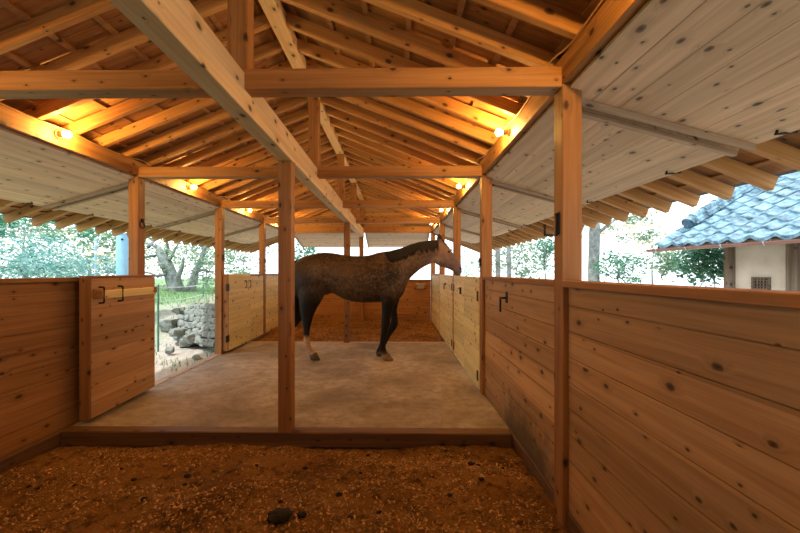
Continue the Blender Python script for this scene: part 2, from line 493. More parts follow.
for i in (0, 1):
    ya = BAY[i] + PW if i else BAY[i] + PW
    board_wall('wall_right', 'R', ya, BAY[i + 1], 0.0, WT, XR + .032, M['wall'])
board_wall('wall_right', 'R', -1.8, BAY[0], 0.0, WT, XR + .032, M['wall'])
board_wall('wall_right', 'R', BAY[4] + PW, BAY[5], 0.0, WT, XR + .02, M['door'])
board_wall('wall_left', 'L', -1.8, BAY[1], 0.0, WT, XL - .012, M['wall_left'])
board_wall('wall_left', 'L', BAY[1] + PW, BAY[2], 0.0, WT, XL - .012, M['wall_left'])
board_wall('wall_left', 'L', BAY[3] + PW, BAY[4], 0.0, WT, XL - .012, M['door'])
board_wall('wall_left', 'L', BAY[4] + PW, BAY[5], 0.0, WT, XL - .012, M['door'])
# end wall boards, local X = world X
def xwall(name, xa, xb, y, z0, z1, mat, cap=True, tri=False):
    bm = bmesh.new(); p = .136; n = math.ceil((z1 - z0) / p)
    for q in range(n):
        a = q * p; b = min((q + 1) * p, z1 - z0)
        if tri:
            hw = max(.02, (HALF) * (1 - (a + .02) / (z1 - z0)))
            bx(bm, XC - hw, XC + hw, -.015, .015, a + .0015, b - .0015)
        else:
            bx(bm, xa, xb, -.015, .015, a + .0015, b - .0015)
    bevel(bm, .002)
    if not tri: bx(bm, xa + .002, xb - .002, -.005, .005, .004, z1 - z0 - .004)
    o = mk(name, bm, mat, loc=(0, y, z0)); o['kind'] = 'structure'
    if cap:
        bm = bmesh.new(); bx(bm, xa, xb, -.05, .05, z1 - z0, z1 - z0 + .035); bevel(bm, .003)
        mk('cap_rail', bm, M['post'], parent=o)
    return o
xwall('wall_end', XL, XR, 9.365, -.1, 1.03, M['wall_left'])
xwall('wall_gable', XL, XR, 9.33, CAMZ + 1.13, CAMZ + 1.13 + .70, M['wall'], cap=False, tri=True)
xwall('wall_back_blocker', XL, XR, -1.82, -.1, CAMZ + 1.0, M['wall_left'], cap=False)  # unseen, raised to full height to keep light off the front faces
xwall('wall_back_gable_blocker', XL, XR, -1.82, CAMZ + 1.13, CAMZ + 1.13 + .70, M['wall_left'], cap=False, tri=True)  # unseen gable added above it to close off light from behind the camera

# sills (dodai) and kerbs
def sill(name, p0, p1, w, h, mat=None):
    o = timber(name, p0, p1, w, h, mat or M['sill'], bev=.006); o['kind'] = 'structure'; return o
sill('trim_left_sill', (XL - .04, -1.8, -.055), (XL - .04, 3.885, -.055), .13, .11)
sill('trim_left_sill_far', (XL - .04, 5.6, -.05), (XL - .04, 9.3, -.05), .12, .10)
sill('trim_doorway_threshold', (XL - .045, 3.885, -.052), (XL - .045, 5.6, -.052), .12, .11, M['batten'])
sill('trim_right_sill', (XR + .088, -1.8, -.055), (XR + .088, 9.3, -.055), .13, .11)
o = timber('kerb', (XL + .02, 2.87 + .052, -.055), (XR + .02, 2.87 + .052, -.055), .105, .12, M['sill'], bev=.008)
tag(o, 'timber kerb edging the concrete, in front of the nearest centre post', 'kerb')
o = timber('kerb', (XL + .02, 6.51 + .052, -.055), (XR + .02, 6.51 + .052, -.055), .105, .12, M['batten'], bev=.008)
tag(o, 'timber kerb between the concrete and the far stall', 'kerb')

# ------------------------------------------------------------------ floor & bedding
bm = bmesh.new(); bx(bm, XL + .02, XR + .03, 2.97, 6.52, -.12, .0)
o = mk('floor', bm, M['concrete']); o['kind'] = 'structure'
bm = bmesh.new(); bx(bm, XL - .08, XR + .08, -1.9, 9.42, -.26, -.15)  # unseen slab added under the bedding to stop light leaking in
o = mk('floor_base', bm, M['concrete']); o['kind'] = 'structure'

def bed_h(x, y):
    h = -.088
    h += .035 * noise.noise(Vector((x * 1.3, y * 1.6, 0))) + .022 * noise.noise(Vector((x * 4.1, y * 4.4, 3)))
    h += .012 * noise.noise(Vector((x * 11, y * 11, 5))) + .006 * noise.noise(Vector((x * 30, y * 30, 8)))
    return h
def bedding(name, x0, x1, y0, y1, step, lift=0.0, rise=None):
    nx = int((x1 - x0) / step); ny = int((y1 - y0) / step); bm = bmesh.new(); g = []
    for j in range(ny + 1):
        row = []
        for i in range(nx + 1):
            x = x0 + (x1 - x0) * i / nx; y = y0 + (y1 - y0) * j / ny
            h = bed_h(x, y) + lift
            if rise: h += rise(x, y)
            row.append(bm.verts.new((x, y, h)))
        g.append(row)
    for j in range(ny):
        for i in range(nx): bm.faces.new((g[j][i], g[j][i + 1], g[j + 1][i + 1], g[j + 1][i]))
    return mk(name, bm, M['bedding'], smooth=True)
def near_rise(x, y):
    # thinner towards the left wall, a rut running in, small ridge in the middle
    r = -.012 * max(0, min(1, (-1.7 - x) / .6))
    r += .035 * math.exp(-((x + 1.05 + (2.3 - y) * .35) / .16) ** 2) * (1 if y < 2.6 else max(0, (2.85 - y) * 4))
    r += .018 * noise.noise(Vector((x * 2.6 + 4, y * 5.0, 1))) + .010 * abs(noise.noise(Vector((x * 8, y * 14, 2))))
    r += .03 * math.exp(-((x - .45) ** 2 + (y - 2.3) ** 2) / .12)
    r -= .02 * max(0, min(1, (y - 2.6) / .25))
    return r
def far_rise(x, y): return .09 * max(0, min(1, (y - 6.7) / 1.6)) + .02
o = bedding('wood_shavings', XL - .02, XR + .03, -1.7, 2.93, .022, 0, near_rise)
tag(o, 'orange wood shavings bedding spread over the near stall floor', 'bedding', kind='stuff')
o = bedding('wood_shavings', XL - .02, XR + .01, 6.56, 9.35, .03, 0, far_rise)
tag(o, 'orange wood shavings bedding in the far stall behind the horse', 'bedding', kind='stuff')

def flakes(n, x0, x1, y0, y1, rise, smin, smax, label, hf):
    bm = bmesh.new()
    for _ in range(n):
        x = random.uniform(x0, x1); y = random.uniform(y0, y1)
        dens = noise.noise(Vector((x * 2.2, y * 2.6, 11)))
        if dens < -.18 and random.random() < .8: continue
        z = hf(x, y) + .003
        L = random.uniform(smin, smax); W = L * random.uniform(.15, .5)
        a = random.uniform(0, 6.283); t = random.uniform(-.6, .6); c = random.uniform(.1, .6) * L
        R = Matrix.Rotation(a, 3, 'Z') @ Matrix.Rotation(t, 3, 'X') @ Matrix.Rotation(random.uniform(-.5, .5), 3, 'Y')
        P = Vector((x, y, z))
        vv = []
        for (u, h) in ((-1, 0), (0, c), (1, 0)):
            for w in (-1, 1): vv.append(bm.verts.new(P + R @ Vector((u * L / 2, w * W / 2, h * .6))))
        bm.faces.new((vv[0], vv[2], vv[3], vv[1])); bm.faces.new((vv[2], vv[4], vv[5], vv[3]))
    o = mk('shaving_curls', bm, M['flake']); tag(o, label, 'wood shavings', kind='stuff')
flakes(16000, XL + .05, XR - .03, 1.65, 2.86, 0, .006, .022, 'loose pale curls of wood lying on the near stall bedding', lambda x, y: bed_h(x, y) + near_rise(x, y))
flakes(5000, XL + .05, XR - .03, 6.65, 9.2, 0, .012, .035, 'loose curls of wood on the far stall bedding', lambda x, y: bed_h(x, y) + far_rise(x, y))
bmq = None
flakes(900, XL + .2, XR - .03, 3.0, 6.4, 0, .006, .02, 'scattered shavings and straw dust on the concrete', lambda x, y: 0.0)

# dung clods: (px, py, size m)
def clod(x, y, z, s, seed, lab):
    bm = bmesh.new(); bmesh.ops.create_icosphere(bm, subdivisions=3, radius=1)
    for v in bm.verts:
        f = 1 + .35 * noise.noise(v.co * 2.1 + Vector((seed, 0, 0))) + .2 * noise.noise(v.co * 5 + Vector((0, seed, 0)))
        v.co = Vector((v.co.x * 1.25, v.co.y, v.co.z * .6)) * f * s
    o = mk('dung_clod', bm, M['clod'], smooth=True, loc=(x, y, z))
    tag(o, lab, 'dung', 'dark dung clods on the near bedding')
def px_bed(px, py):
    z = -.09
    Y = (CAMZ - z) * F / (py - 271.5); return (px - 396) * Y / F, Y
big = [(279, 524, .05, 'largest black dung clod, low in the middle of the frame'), (301, 519, .022, 'black dung clod just right of the largest clod'),
       (186, 478, .018, 'dark clod on the bedding left of the middle, larger of a pair'), (183, 486, .010, 'smaller clod just below the larger of the left pair'),
       (368, 451, .014, 'flat dark clod close to the kerb, right of the centre post'), (471, 470, .020, 'round dark clod at the right of the bedding, largest there'),
       (478, 471, .011, 'small clod touching the round dark clod at the right'), (339, 495, .017, 'dark clod in the middle bedding, right of the ridge'),
       (305, 470, .014, 'dark clod straight below the nearest centre post'), (361, 475, .011, 'small clod right of the centre post, mid bedding'),
       (481, 488, .014, 'dark clod below the round clod at the right'), (450, 500, .013, 'dark clod lower right of the bedding'),
       (34, 490, .012, 'small dark clod near the left frame edge'), (24, 490, .010, 'leftmost small dark clod'),
       (71, 487, .011, 'small dark clod right of the leftmost pair'), (142, 504, .015, 'oblong clod in the left half of the bedding'),
       (131, 482, .014, 'flat clod lying in the rut at the left'), (118, 471, .010, 'small clod towards the kerb at the left'),
       (502, 471, .009, 'small clod nearest the right wall'), (379, 511, .012, 'dark clod low right of the middle'),
       (280, 505, .011, 'small clod above the largest black clod'), (350, 517, .012, 'dark clod low beside the ridge end'),
       (162, 452, .012, 'dark clod close to the kerb left of the centre post'), (256, 473, .010, 'tiny clod left below the centre post'),
       (430, 452, .008, 'tiny clod close to the kerb at the right')]
for i, (px, py, s, lab) in enumerate(big):
    x, y = px_bed(px, py); clod(x, y, bed_h(x, y) + near_rise(x, y) + s * .35, s, i * 3.7, lab)

# ------------------------------------------------------------------ doors
def door_leaf(name, side, ya, yb, z0, z1, xface, th, mat, label, angle=0, edge=None):
    """leaf with horizontal boards; origin at the hinge end, local X along the leaf"""
    L = yb - ya
    root = empty(name, (xface, ya, z0), math.pi / 2 + angle)
    # local +Y = world -X
    off = (lambda a, b: (a, b))
    bm = bmesh.new(); p = .136; H = z1 - z0; n = math.ceil(H / p)
    y0, y1 = (0, th) if side == 'L' else (-th, 0)
    if side == 'L': y0, y1 = 0.0, th
    for q in range(n):
        bx(bm, .0, L, y0, y1, q * p + .0012, min((q + 1) * p, H) - .0012)
    bevel(bm, .002); bx(bm, .003, L - .003, y0 + .012, y1 - .012, .003, H - .003)
    mk('boards', bm, mat, parent=root)
    bm = bmesh.new(); bx(bm, -.001, L + .001, y0 - .003, y1 + .003, H, H + .022); bevel(bm, .003)
    mk('top_rail', bm, M['post'] if side == 'L' and ya < 4 else mat, parent=root)
    if edge:
        edge = 'strip'
        bm = bmesh.new(); bx(bm, -.022, .0, y0 - .002, y1 + .002, -.0, H + .022); bevel(bm, .002)
        mk('edge_strip', bm, M[edge], parent=root)
    tag(root, label, 'door', 'stable door leaves')
    return root
def plate(root, x0, x1, y0, y1, z0, z1, name='hinge'):
    bm = bmesh.new(); bx(bm, x0, x1, y0, y1, z0, z1); bevel(bm, .003)
    h = mk(name, bm, M['iron'], parent=root); h['label'] = 'black iron ' + name; return h

# near left leaf, folded back beside the doorway. Inner face (towards the room) = local y=0 side
D1 = door_leaf('stable_door', 'L', 3.03, 3.90, .035, 1.21, -2.545, .08, M['door_near'],
               'large open door leaf with a wooden sliding bolt, folded back left of the doorway', angle=.045, edge='post')
def bolt(root):
    bm = bmesh.new(); bx(bm, .10, .84, -.034, -.002, .998, 1.068); bevel(bm, .003)
    mk('sliding_bolt', bm, M['door'], parent=root)
    bm = bmesh.new(); bx(bm, .015, .075, -.036, -.002, 1.0, 1.08); bevel(bm, .003)
    mk('bolt_stop', bm, M['post'], parent=root)
    for x in (.085, .315):
        bm = bmesh.new()
        tube(bm, [(x, -.001, 1.10), (x, -.042, 1.097), (x, -.044, 1.09), (x, -.044, .975), (x, -.042, .965), (x, -.001, .962)], .008, 6)
        k_ = mk('staple', bm, M['iron'], parent=root); k_['label'] = 'black iron staple'
    bm = bmesh.new(); bx(bm, .80, .85, -.038, -.002, 1.01, 1.07); bevel(bm, .003)
    mk('bolt_guide', bm, M['post'], parent=root)
bolt(D1)
D2 = door_leaf('stable_door', 'L', 5.66, 6.52, .035, 1.205, XL + .082, .075, M['door'],
               'pale door leaf folded back beyond the left doorway, hinged on the post', edge='post')
plate(D2, -.085, .03, -.002, .004, .14, .25); plate(D2, -.085, .03, -.002, .004, .93, 1.04)
for hx in (.62, .80):
    bm = bmesh.new()
    tube(bm, [(hx, .0, 1.08), (hx, -.03, 1.07), (hx, -.03, .96), (hx, .0, .95)], .009, 6)
    h = mk('handle', bm, M['iron'], parent=D2); h['label'] = 'black iron pull handle'

# right doors: closed, room face flush with x = XR - .005
def rleaf(ya, yb, z1, label, hinges, latch=None, xf=XR - .008):
    r = door_leaf('stable_door', 'R', ya, yb, .02, z1, xf, .04, M['door'], label)
    for (hx, hz) in hinges: plate(r, hx - .03, hx + .03, .0, .008, hz, hz + .11)
    if latch:
        bm = bmesh.new(); z = z1 - .17
        if latch[1] == 'T':
            tube(bm, [(latch[0] - .07, .022, z), (latch[0] + .07, .022, z)], .008, 6)
            bx(bm, latch[0] - .03, latch[0] + .03, .0, .016, z - .07, z + .02)
        else:
            tube(bm, [(latch[0], .0, z + .02), (latch[0], .03, z + .02), (latch[0], .03, z - .08)], .009, 6)
            bx(bm, latch[0] - .02, latch[0] + .05, .0, .012, z, z + .03)
        k_ = mk('latch', bm, M['iron'], parent=r); k_['label'] = 'small black iron latch'
    return r
rleaf(3.89, 4.738, 1.185, 'nearer pale leaf of the closed double door in the right wall', [(.05, .93), (.05, .08)])
rleaf(4.745, 5.592, 1.185, "farther pale leaf of the closed double door, under the horse's muzzle", [(.80, .95), (.80, .08)], (.22, 'T'))
rleaf(5.71, 7.41, 1.185, 'wide pale door beyond the double door in the right wall', [(.05, .95), (.05, .08)], (.75, 'L'))

# hardware on posts and walls
def world_tube(name, pts, r, parent, label):
    bm = bmesh.new(); tube(bm, pts, r, 8)
    o = mk(name, bm, M['iron']); adopt(o, parent); o['label'] = label; return o
xh = XR - .002; yh = 2.0
bm = bmesh.new()
bx(bm, xh - .008, xh, yh - .014, yh + .014, CAMZ + .20, CAMZ + .32)
o = mk('hook_plate', bm, M['iron']); adopt(o, posts[('R', 1)]); o['label'] = 'black iron back plate'
world_tube('hook', [(xh - .012, yh, CAMZ + .315), (xh - .012, yh, CAMZ + .197), (xh - .075, yh, CAMZ + .197), (xh - .075, yh, CAMZ + .255)], .008, posts[('R', 1)], 'black iron hook')
def ring(parent, c, r=.035):
    bm = bmesh.new()
    bmesh.ops.create_circle(bm, segments=4, radius=.001)
    bm.clear()
    N_, n_ = 20, 6; rings = []
    for i in range(N_):
        a = i * 2 * math.pi / N_
        rings.append([bm.verts.new(Vector(c) + Vector((0, math.cos(a), math.sin(a))) * (r + .006 * math.cos(b)) + Vector((.006 * math.sin(b), 0, 0)))
                      for b in [k * 2 * math.pi / n_ for k in range(n_)]])
    for i in range(N_):
        A, B = rings[i], rings[(i + 1) % N_]
        for k in range(n_): bm.faces.new((A[k], A[(k + 1) % n_], B[(k + 1) % n_], B[k]))
    bx(bm, c[0] - .012, c[0] + .012, c[1] - .012, c[1] + .012, c[2] + r - .01, c[2] + r + .03)
    o = mk('tether_ring', bm, M['iron'], smooth=False); adopt(o, parent); o['label'] = 'black iron tether ring'
ring(posts[('L', 2)], (XL + .008, 3.83, CAMZ + .49))
ring(posts[('L', 3)], (XL + .008, 5.65, CAMZ + .20), .03)
ring(posts[('R', 2)], (XR - .008, 3.83, CAMZ + .08), .025)
ring(posts[('L', 4)], (XL + .008, 7.47, CAMZ + .2), .025)
# loose hook on the right wall boards
bm = bmesh.new(); xw = XR + .032
bx(bm, xw - .008, xw, 3.02, 3.06, 1.01, 1.10); tube(bm, [(xw - .01, 3.04, 1.05), (xw - .04, 3.03, 1.05), (xw - .04, 3.10, 1.05)], .009, 6)
tube(bm, [(xw - .04, 3.09, 1.05), (xw - .04, 3.09, .93)], .009, 6)
o = mk('iron_latch', bm, M['iron']); tag(o, 'black iron drop latch on the knotty boards of the right wall', 'latch')
# feed tray on end wall
bm = bmesh.new()
bx(bm, .50, .74, 9.17, 9.348, .93, .965); bx(bm, .53, .71, 9.20, 9.348, .84, .93); bevel(bm, .012, 2)
o = mk('feed_tray', bm, M['grey_tray']); tag(o, 'small grey trough fixed on the end wall', 'trough')

# ------------------------------------------------------------------ lamps + cable
LAMPY = [1.05, 2.87, 4.69, 6.50, 8.30]
for s in 'LR':
    for i, y in enumerate(LAMPY):
        xi = XL if s == 'L' else XR; sg = 1 if s == 'L' else -1
        root = empty('wall_lamp', (xi, y, CAMZ + 1.085))
        bm = bmesh.new(); tube(bm, [(0, 0, 0), (sg * .012, 0, 0), (sg * .013, 0, 0), (sg * .055, 0, 0)], [.034, .034, .02, .022], 16)
        mk('lamp_socket', bm, M['bulb_metal'], parent=root)
        bm = bmesh.new(); bmesh.ops.create_uvsphere(bm, u_segments=16, v_segments=10, radius=.026)
        mk('bulb', bm, M['bulb'], parent=root, smooth=True, loc=(sg * .082, 0, 0))
        lab = {1: 'bare glowing bulb lamp nearest in view on the %s wall beam', 2: 'second glowing bulb lamp along the %s wall beam',
               3: 'third glowing bulb lamp along the %s wall beam', 4: 'farthest glowing bulb lamp on the %s wall beam',
               0: 'bulb lamp on the %s wall beam before the nearest cross beam, out of frame'}[i] % SIDE[s]
        tag(root, lab, 'lamp', 'bare bulb lamps on the wall beams')
    xi = (XL + .012) if s == 'L' else (XR - .012)
    bm = bmesh.new(); pts = []; y = .5
    sg = 1 if s == 'L' else -1
    while y < 9.2:
        wob = .008 * math.sin(y * 9)
        near = min(abs(y - b - .05) for b in BAY)
        pts.append((xi + sg * (.025 * math.exp(-(near / .12) ** 2)), y, PLATE_T - .012 + wob + (.02 * math.exp(-(near / .12) ** 2))))
        y += .05
    tube(bm, pts, .005, 6)
    o = mk('lamp_cable', bm, M['cable'], smooth=True); tag(o, 'thin cable along the top of the %s wall beam feeding the lamps' % SIDE[s], 'cable')

# ------------------------------------------------------------------ horse
HZ = 5.38
def P(px, py, Z): return Vector(((px - 396) * Z / F, 0, CAMZ - (py - 271.5) * Z / F))
def loft(bm, st, Z=HZ, n=20, yc=None, pinch=0.0, power=1.0):
    """stations: ((topx,topy),(botx,boty),halfwidth[,pinch][,yc])"""
    rings = []
    for s_ in st:
        A = P(*s_[0], Z); B = P(*s_[1], Z); b = s_[2]
        pn = s_[3] if len(s_) > 3 else pinch
        y0 = s_[4] if len(s_) > 4 else (Z if yc is None else yc)
        c = (A + B) / 2; u = (A - B) / 2; r = []
        for k in range(n):
            t = k * 2 * math.pi / n
            sn, cs = math.sin(t), math.cos(t)
            w = b * math.copysign(abs(cs) ** power, cs) * (1 - pn * max(0, sn) ** 1.5)
            r.append(bm.verts.new(c + u * sn + Vector((0, y0 + w, 0))))
        rings.append(r)
    for A, B in zip(rings, rings[1:]):
        for k in range(n): bm.faces.new((A[k], A[(k + 1) % n], B[(k + 1) % n], B[k]))
    for r in (rings[0], rings[-1]):
        c = sum((v.co for v in r), Vector()) / n; vc = bm.verts.new(c)
        for k in range(n): bm.faces.new((r[k], r[(k + 1) % n], vc))
def blob(bm, c, rx, ry, rz, rot=0):
    r = bmesh.ops.create_icosphere(bm, subdivisions=3, radius=1)
    R = Matrix.Rotation(rot, 3, 'Y')
    for v in r['verts']: v.co = R @ Vector((v.co.x * rx, v.co.y * ry, v.co.z * rz)) + c

bm = bmesh.new()
# trunk
loft(bm, [((293.5, 270), (292.5, 286), .10), ((295.3, 263.5), (294, 294), .17), ((299, 258.6), (298, 299), .215), ((306, 255.6), (306, 300), .255, .1),
          ((315, 253.7), (315, 298), .275, .15), ((324, 252.2), (324, 294.6), .285, .15), ((333, 252.9), (333, 293.2), .285, .12), ((343, 254.7), (342.6, 298.6), .29, .1),
          ((352, 255.8), (352, 301.6), .30, .1), ((362, 256.0), (362, 302.8), .295, .15), ((370, 255.0), (371, 302.6), .27, .3), ((378, 252.4), (380, 301.8), .245, .5),
          ((385, 251.3), (388, 301.6), .225, .6), ((392, 251.3), (396, 300.6), .205, .55), ((397, 254), (401, 297.2), .18, .4), ((401, 260), (404.4, 292), .15, .2), ((404, 268), (406, 287), .10)], n=28)
# neck
loft(bm, [((383, 251.6), (397, 297), .15, .4), ((391, 251.1), (404.5, 290.5), .15, .45), ((397.5, 250.0), (407.5, 284.5), .135, .5), ((403, 248.3), (410, 278.6), .115, .5), ((409, 245.9), (414.5, 274.2), .10, .45),
          ((416, 243.6), (420, 269.6), .09, .4), ((423, 242.2), (426, 266), .085, .35), ((430, 241.4), (431.5, 263.6), .08, .3), ((436, 241.2), (436.5, 262), .078, .2)], n=24)
# head
loft(bm, [((434.5, 241.6), (429.5, 257), .06), ((438, 240.4), (433.4, 262.2), .085), ((442.3, 240.6), (437.2, 265), .098), ((446.2, 243.4), (441.4, 266.4), .102), ((449.4, 247.8), (445, 267.9), .092),
          ((452.6, 252.6), (448.6, 269.2), .074), ((455.8, 257.2), (451.8, 270.8), .062), ((458.8, 261.6), (453.9, 272.4), .058), ((461, 266), (455.2, 274.0), .058), ((461.9, 269.8), (456.4, 275.4), .052), ((461.4, 272.6), (458.6, 276.0), .036)], n=24)
for sg in (-1, 1):
    blob(bm, P(440.5, 258.5, HZ) + Vector((0, HZ + sg * .045, 0)), .085, .052, .095)          # cheek
    blob(bm, P(449.3, 250.9, HZ) + Vector((0, HZ + sg * .082, 0)), .040, .022, .022, -.6)       # brow
    blob(bm, P(459.6, 268.6, HZ) + Vector((0, HZ + sg * .045, 0)), .028, .02, .028)            # nostril flare
    # ear
    e0 = P(440.6, 243.0, HZ) + Vector((0, HZ + sg * .045, 0)); e1 = P(438.6, 234.0, HZ) + Vector((0, HZ + sg * .06, 0))
    rr = []
    for t, w in ((0, .036), (.25, .042), (.5, .038), (.75, .026), (1, .008)):
        c = e0.lerp(e1, t); r = []
        for k in range(12):
            a = k * math.pi / 6
            r.append(bm.verts.new(c + Vector((math.cos(a) * w, math.sin(a) * w * .62, 0))))
        rr.append(r)
    for A, B in zip(rr, rr[1:]):
        for k in range(12): bm.faces.new((A[k], A[(k + 1) % 12], B[(k + 1) % 12], B[k]))
    bm.faces.new(rr[0]); bm.faces.new(rr[-1])
blob(bm, P(457.3, 275.0, HZ) + Vector((0, HZ, 0)), .03, .032, .022)   # chin
blob(bm, P(326.5, 292.5, HZ) + Vector((0, HZ, 0)), .05, .035, .04)    # sheath
ZN, ZF = 5.24, 5.50
# near hind
loft(bm, [((297, 268), (325, 270), .08, 0, 5.26), ((296.8, 279), (327, 284), .115, 0, 5.25), ((297.5, 289), (324.5, 295), .115), ((298.2, 298), (320.6, 302.5), .095), ((299, 306), (316.8, 308.3), .072),
          ((299.6, 313), (313.8, 314.6), .054), ((300.8, 318.6), (312.4, 319.8), .046), ((301.8, 323.6), (310.7, 325), .040), ((302.7, 329), (309.6, 330), .033), ((303.1, 336), (309.3, 336.5), .030), ((303.7, 342.5), (309.5, 342.3), .030),
          ((304.4, 347.6), (310.9, 346.8), .036), ((306.4, 351.2), (312.4, 349.4), .033), ((309, 355.0), (315.8, 352.2), .036), ((310, 357), (317, 354.6), .03)], Z=ZN)
# far hind (further back)
loft(bm, [((294, 272), (318, 276), .09), ((292.5, 286), (320, 292), .11), ((291, 298), (312, 302), .09), ((289.5, 308), (306, 312), .07), ((288.3, 315), (302, 319), .052), ((287, 320), (298.8, 324), .044),
          ((285.4, 325.5), (294.6, 328.5), .036), ((283.2, 333), (289.6, 335), .030), ((281.2, 340.5), (287, 341.6), .030), ((280.3, 345), (287, 345.6), .035), ((281.6, 348.6), (288, 347.2), .031), ((283.5, 351.5), (290.5, 349.2), .034), ((284.3, 353), (291, 351), .03)], Z=ZF)
# near fore
loft(bm, [((377, 272), (404, 276), .07, 0, 5.27), ((378, 284), (403.5, 289), .095, 0, 5.26), ((379.6, 294), (399, 298), .088), ((381.2, 302), (395.8, 304), .066), ((381.8, 310), (392.9, 310.6), .052), ((381.7, 318), (390.6, 318.6), .044),
          ((381.2, 323), (390.3, 323.6), .045), ((381.1, 327.5), (389, 328.2), .042), ((380.8, 333), (387.4, 333.8), .032), ((380.2, 339), (386.3, 339.6), .029), ((379.2, 344.6), (385.8, 345), .032), ((378.4, 348.6), (386, 348.4), .038),
          ((379.6, 352.2), (386.6, 350.8), .034), ((381.2, 355.4), (388.6, 353.2), .036), ((382, 357.5), (389.8, 355.4), .03)], Z=ZN)
# far fore, knee bent forward
loft(bm, [((381, 276), (403, 280), .08), ((385, 290), (401.5, 294), .08), ((387.6, 300), (398.4, 303), .062), ((389.4, 308), (397, 310), .050), ((390.6, 315), (397.7, 316.5), .043), ((390.9, 320.5), (398.3, 323.2), .045), ((389.3, 325), (396.6, 328.2), .038),
          ((386.6, 330), (392.4, 333.4), .030), ((383.6, 336), (388.8, 339.2), .028), ((381, 341), (386.6, 344.2), .032), ((379, 344.6), (384.4, 348), .034), ((377.4, 348.4), (382.4, 350.6), .031), ((376.3, 350.6), (382.2, 351.9), .033), ((375.9, 352.6), (382.2, 353.2), .03)], Z=ZF)
bmesh.ops.recalc_face_normals(bm, faces=bm.faces)
me = bpy.data.meshes.new('horse_raw'); bm.to_mesh(me); bm.free()
tmp = bpy.data.objects.new('horse_raw', me); COL.objects.link(tmp)
rm = tmp.modifiers.new('r', 'REMESH'); rm.mode = 'VOXEL'; rm.voxel_size = .0085; rm.use_smooth_shade = True
bpy.context.view_layer.update()
me_r = bpy.data.meshes.new_from_object(tmp.evaluated_get(bpy.context.evaluated_depsgraph_get()))
tmp.modifiers.clear(); tmp.data = me_r
vg = tmp.vertex_groups.new(name='soft'); vgs = [[], [], []]
for v in me_r.vertices:
    px = 396 + v.co.x * F / HZ; py = 271.5 - (v.co.z - CAMZ) * F / HZ
    if 434 < px < 446 and py < 241.5: vgs[0].append(v.index)
    elif px > 434 or v.co.z < .75: vgs[1].append(v.index)
    else: vgs[2].append(v.index)
for ids, wgt in zip(vgs, (.12, .55, 1.0)): vg.add(ids, wgt, 'REPLACE')
sm = tmp.modifiers.new('s', 'SMOOTH'); sm.iterations = 20; sm.factor = .6; sm.vertex_group = 'soft'
bpy.context.view_layer.update()
me2 = bpy.data.meshes.new_from_object(tmp.evaluated_get(bpy.context.evaluated_depsgraph_get()))
bpy.data.objects.remove(tmp)
me2.name = 'horse'
# muscle relief
HC = Vector((-.75, HZ, 0))
def gauss(p, c, r): return math.exp(-((p - c).length / r) ** 2)
for v in me2.vertices:
    p = v.co
    nz = noise.noise(p * 5.0) * .006 + noise.noise(p * 11.0) * .0025
    out = (p - Vector((p.x, HZ, p.z))).normalized() if abs(p.y - HZ) > .01 else Vector((0, 0, 0))
    if p.z > .75: v.co = p + out * nz
# hind flank crease and shoulder line
for v in me2.vertices:
    p = v.co
    for (a, b, w, dpt) in (((328, 262), (326, 290), .035, .014), ((384, 262), (396, 292), .03, .010), ((376, 285), (384, 300), .03, .012)):
        A = P(*a, HZ); B = P(*b, HZ); q = Vector((p.x, 0, p.z)); t = max(0, min(1, (q - A).dot(B - A) / (B - A).length_squared))
        dd = (q - (A + (B - A) * t)).length
        if dd < w * 2 and abs(p.y - HZ) > .06:
            v.co.y -= math.copysign(dpt * math.exp(-(dd / w) ** 2), p.y - HZ)
# coat zones (coat colours, plus backlight painted under the neck)
att = me2.color_attributes.new('coat', 'FLOAT_COLOR', 'POINT')
def lerp(a, b, t): t = max(0, min(1, t)); return tuple(x + (y - x) * t for x, y in zip(a, b))
BODY, DARKC, LEG, HEAD, SOCK, THROAT_LIT, MUZ = (.118, .074, .038), (.014, .010, .008), (.005, .0045, .004), (.15, .098, .078), (.36, .25, .15), (.28, .21, .16), (.07, .06, .06)
for i, v in enumerate(me2.vertices):
    p = v.co; px = 396 + p.x * F / HZ; py = 271.5 - (p.z - CAMZ) * F / HZ
    n1 = noise.noise(p * 3.2); n2 = noise.noise(p * 17 + Vector((3, 1, 2))); n3 = noise.noise(p * 42)
    c = lerp(DARKC, BODY, .36 + .6 * n1 + .30 * n2 + .55 * n3)
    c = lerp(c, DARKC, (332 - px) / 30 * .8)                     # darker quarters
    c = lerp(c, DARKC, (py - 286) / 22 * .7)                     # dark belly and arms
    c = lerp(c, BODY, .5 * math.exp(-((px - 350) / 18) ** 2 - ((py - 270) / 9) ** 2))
    c = lerp(c, LEG, (py - 290) / 14) if (px < 322 or px > 376) else c
    c = lerp(c, lerp(DARKC, HEAD, .85 + .5 * n1 + .3 * n2), (px - 418 + (py - 262) * .2) / 20)
    if 404 < px < 440 and py < 284: c = lerp(c, THROAT_LIT, ((py - (284 - (px - 406) * .86)) + 4) / 7 * min(1, (px - 404) / 8) * min(1, (440 - px) / 6))  # backlight along the underside of the neck, painted as a paler throat
    if px > 452: c = lerp(c, MUZ, (px + py - 722) / 10)
    if p.y < HZ and px < 325 and py > 333: c = lerp(c, SOCK, min(1, (py - 333) / 4) * (.8 + .25 * n3))
    if p.y < HZ and px > 370 and py > 347: c = lerp(c, SOCK, (py - 348) / 6 * .35)
    if py < 240.5 and px > 435.5: c = lerp(c, DARKC, (240.5 - py) / 1.5)
    att.data[i].color = (*c, 1)
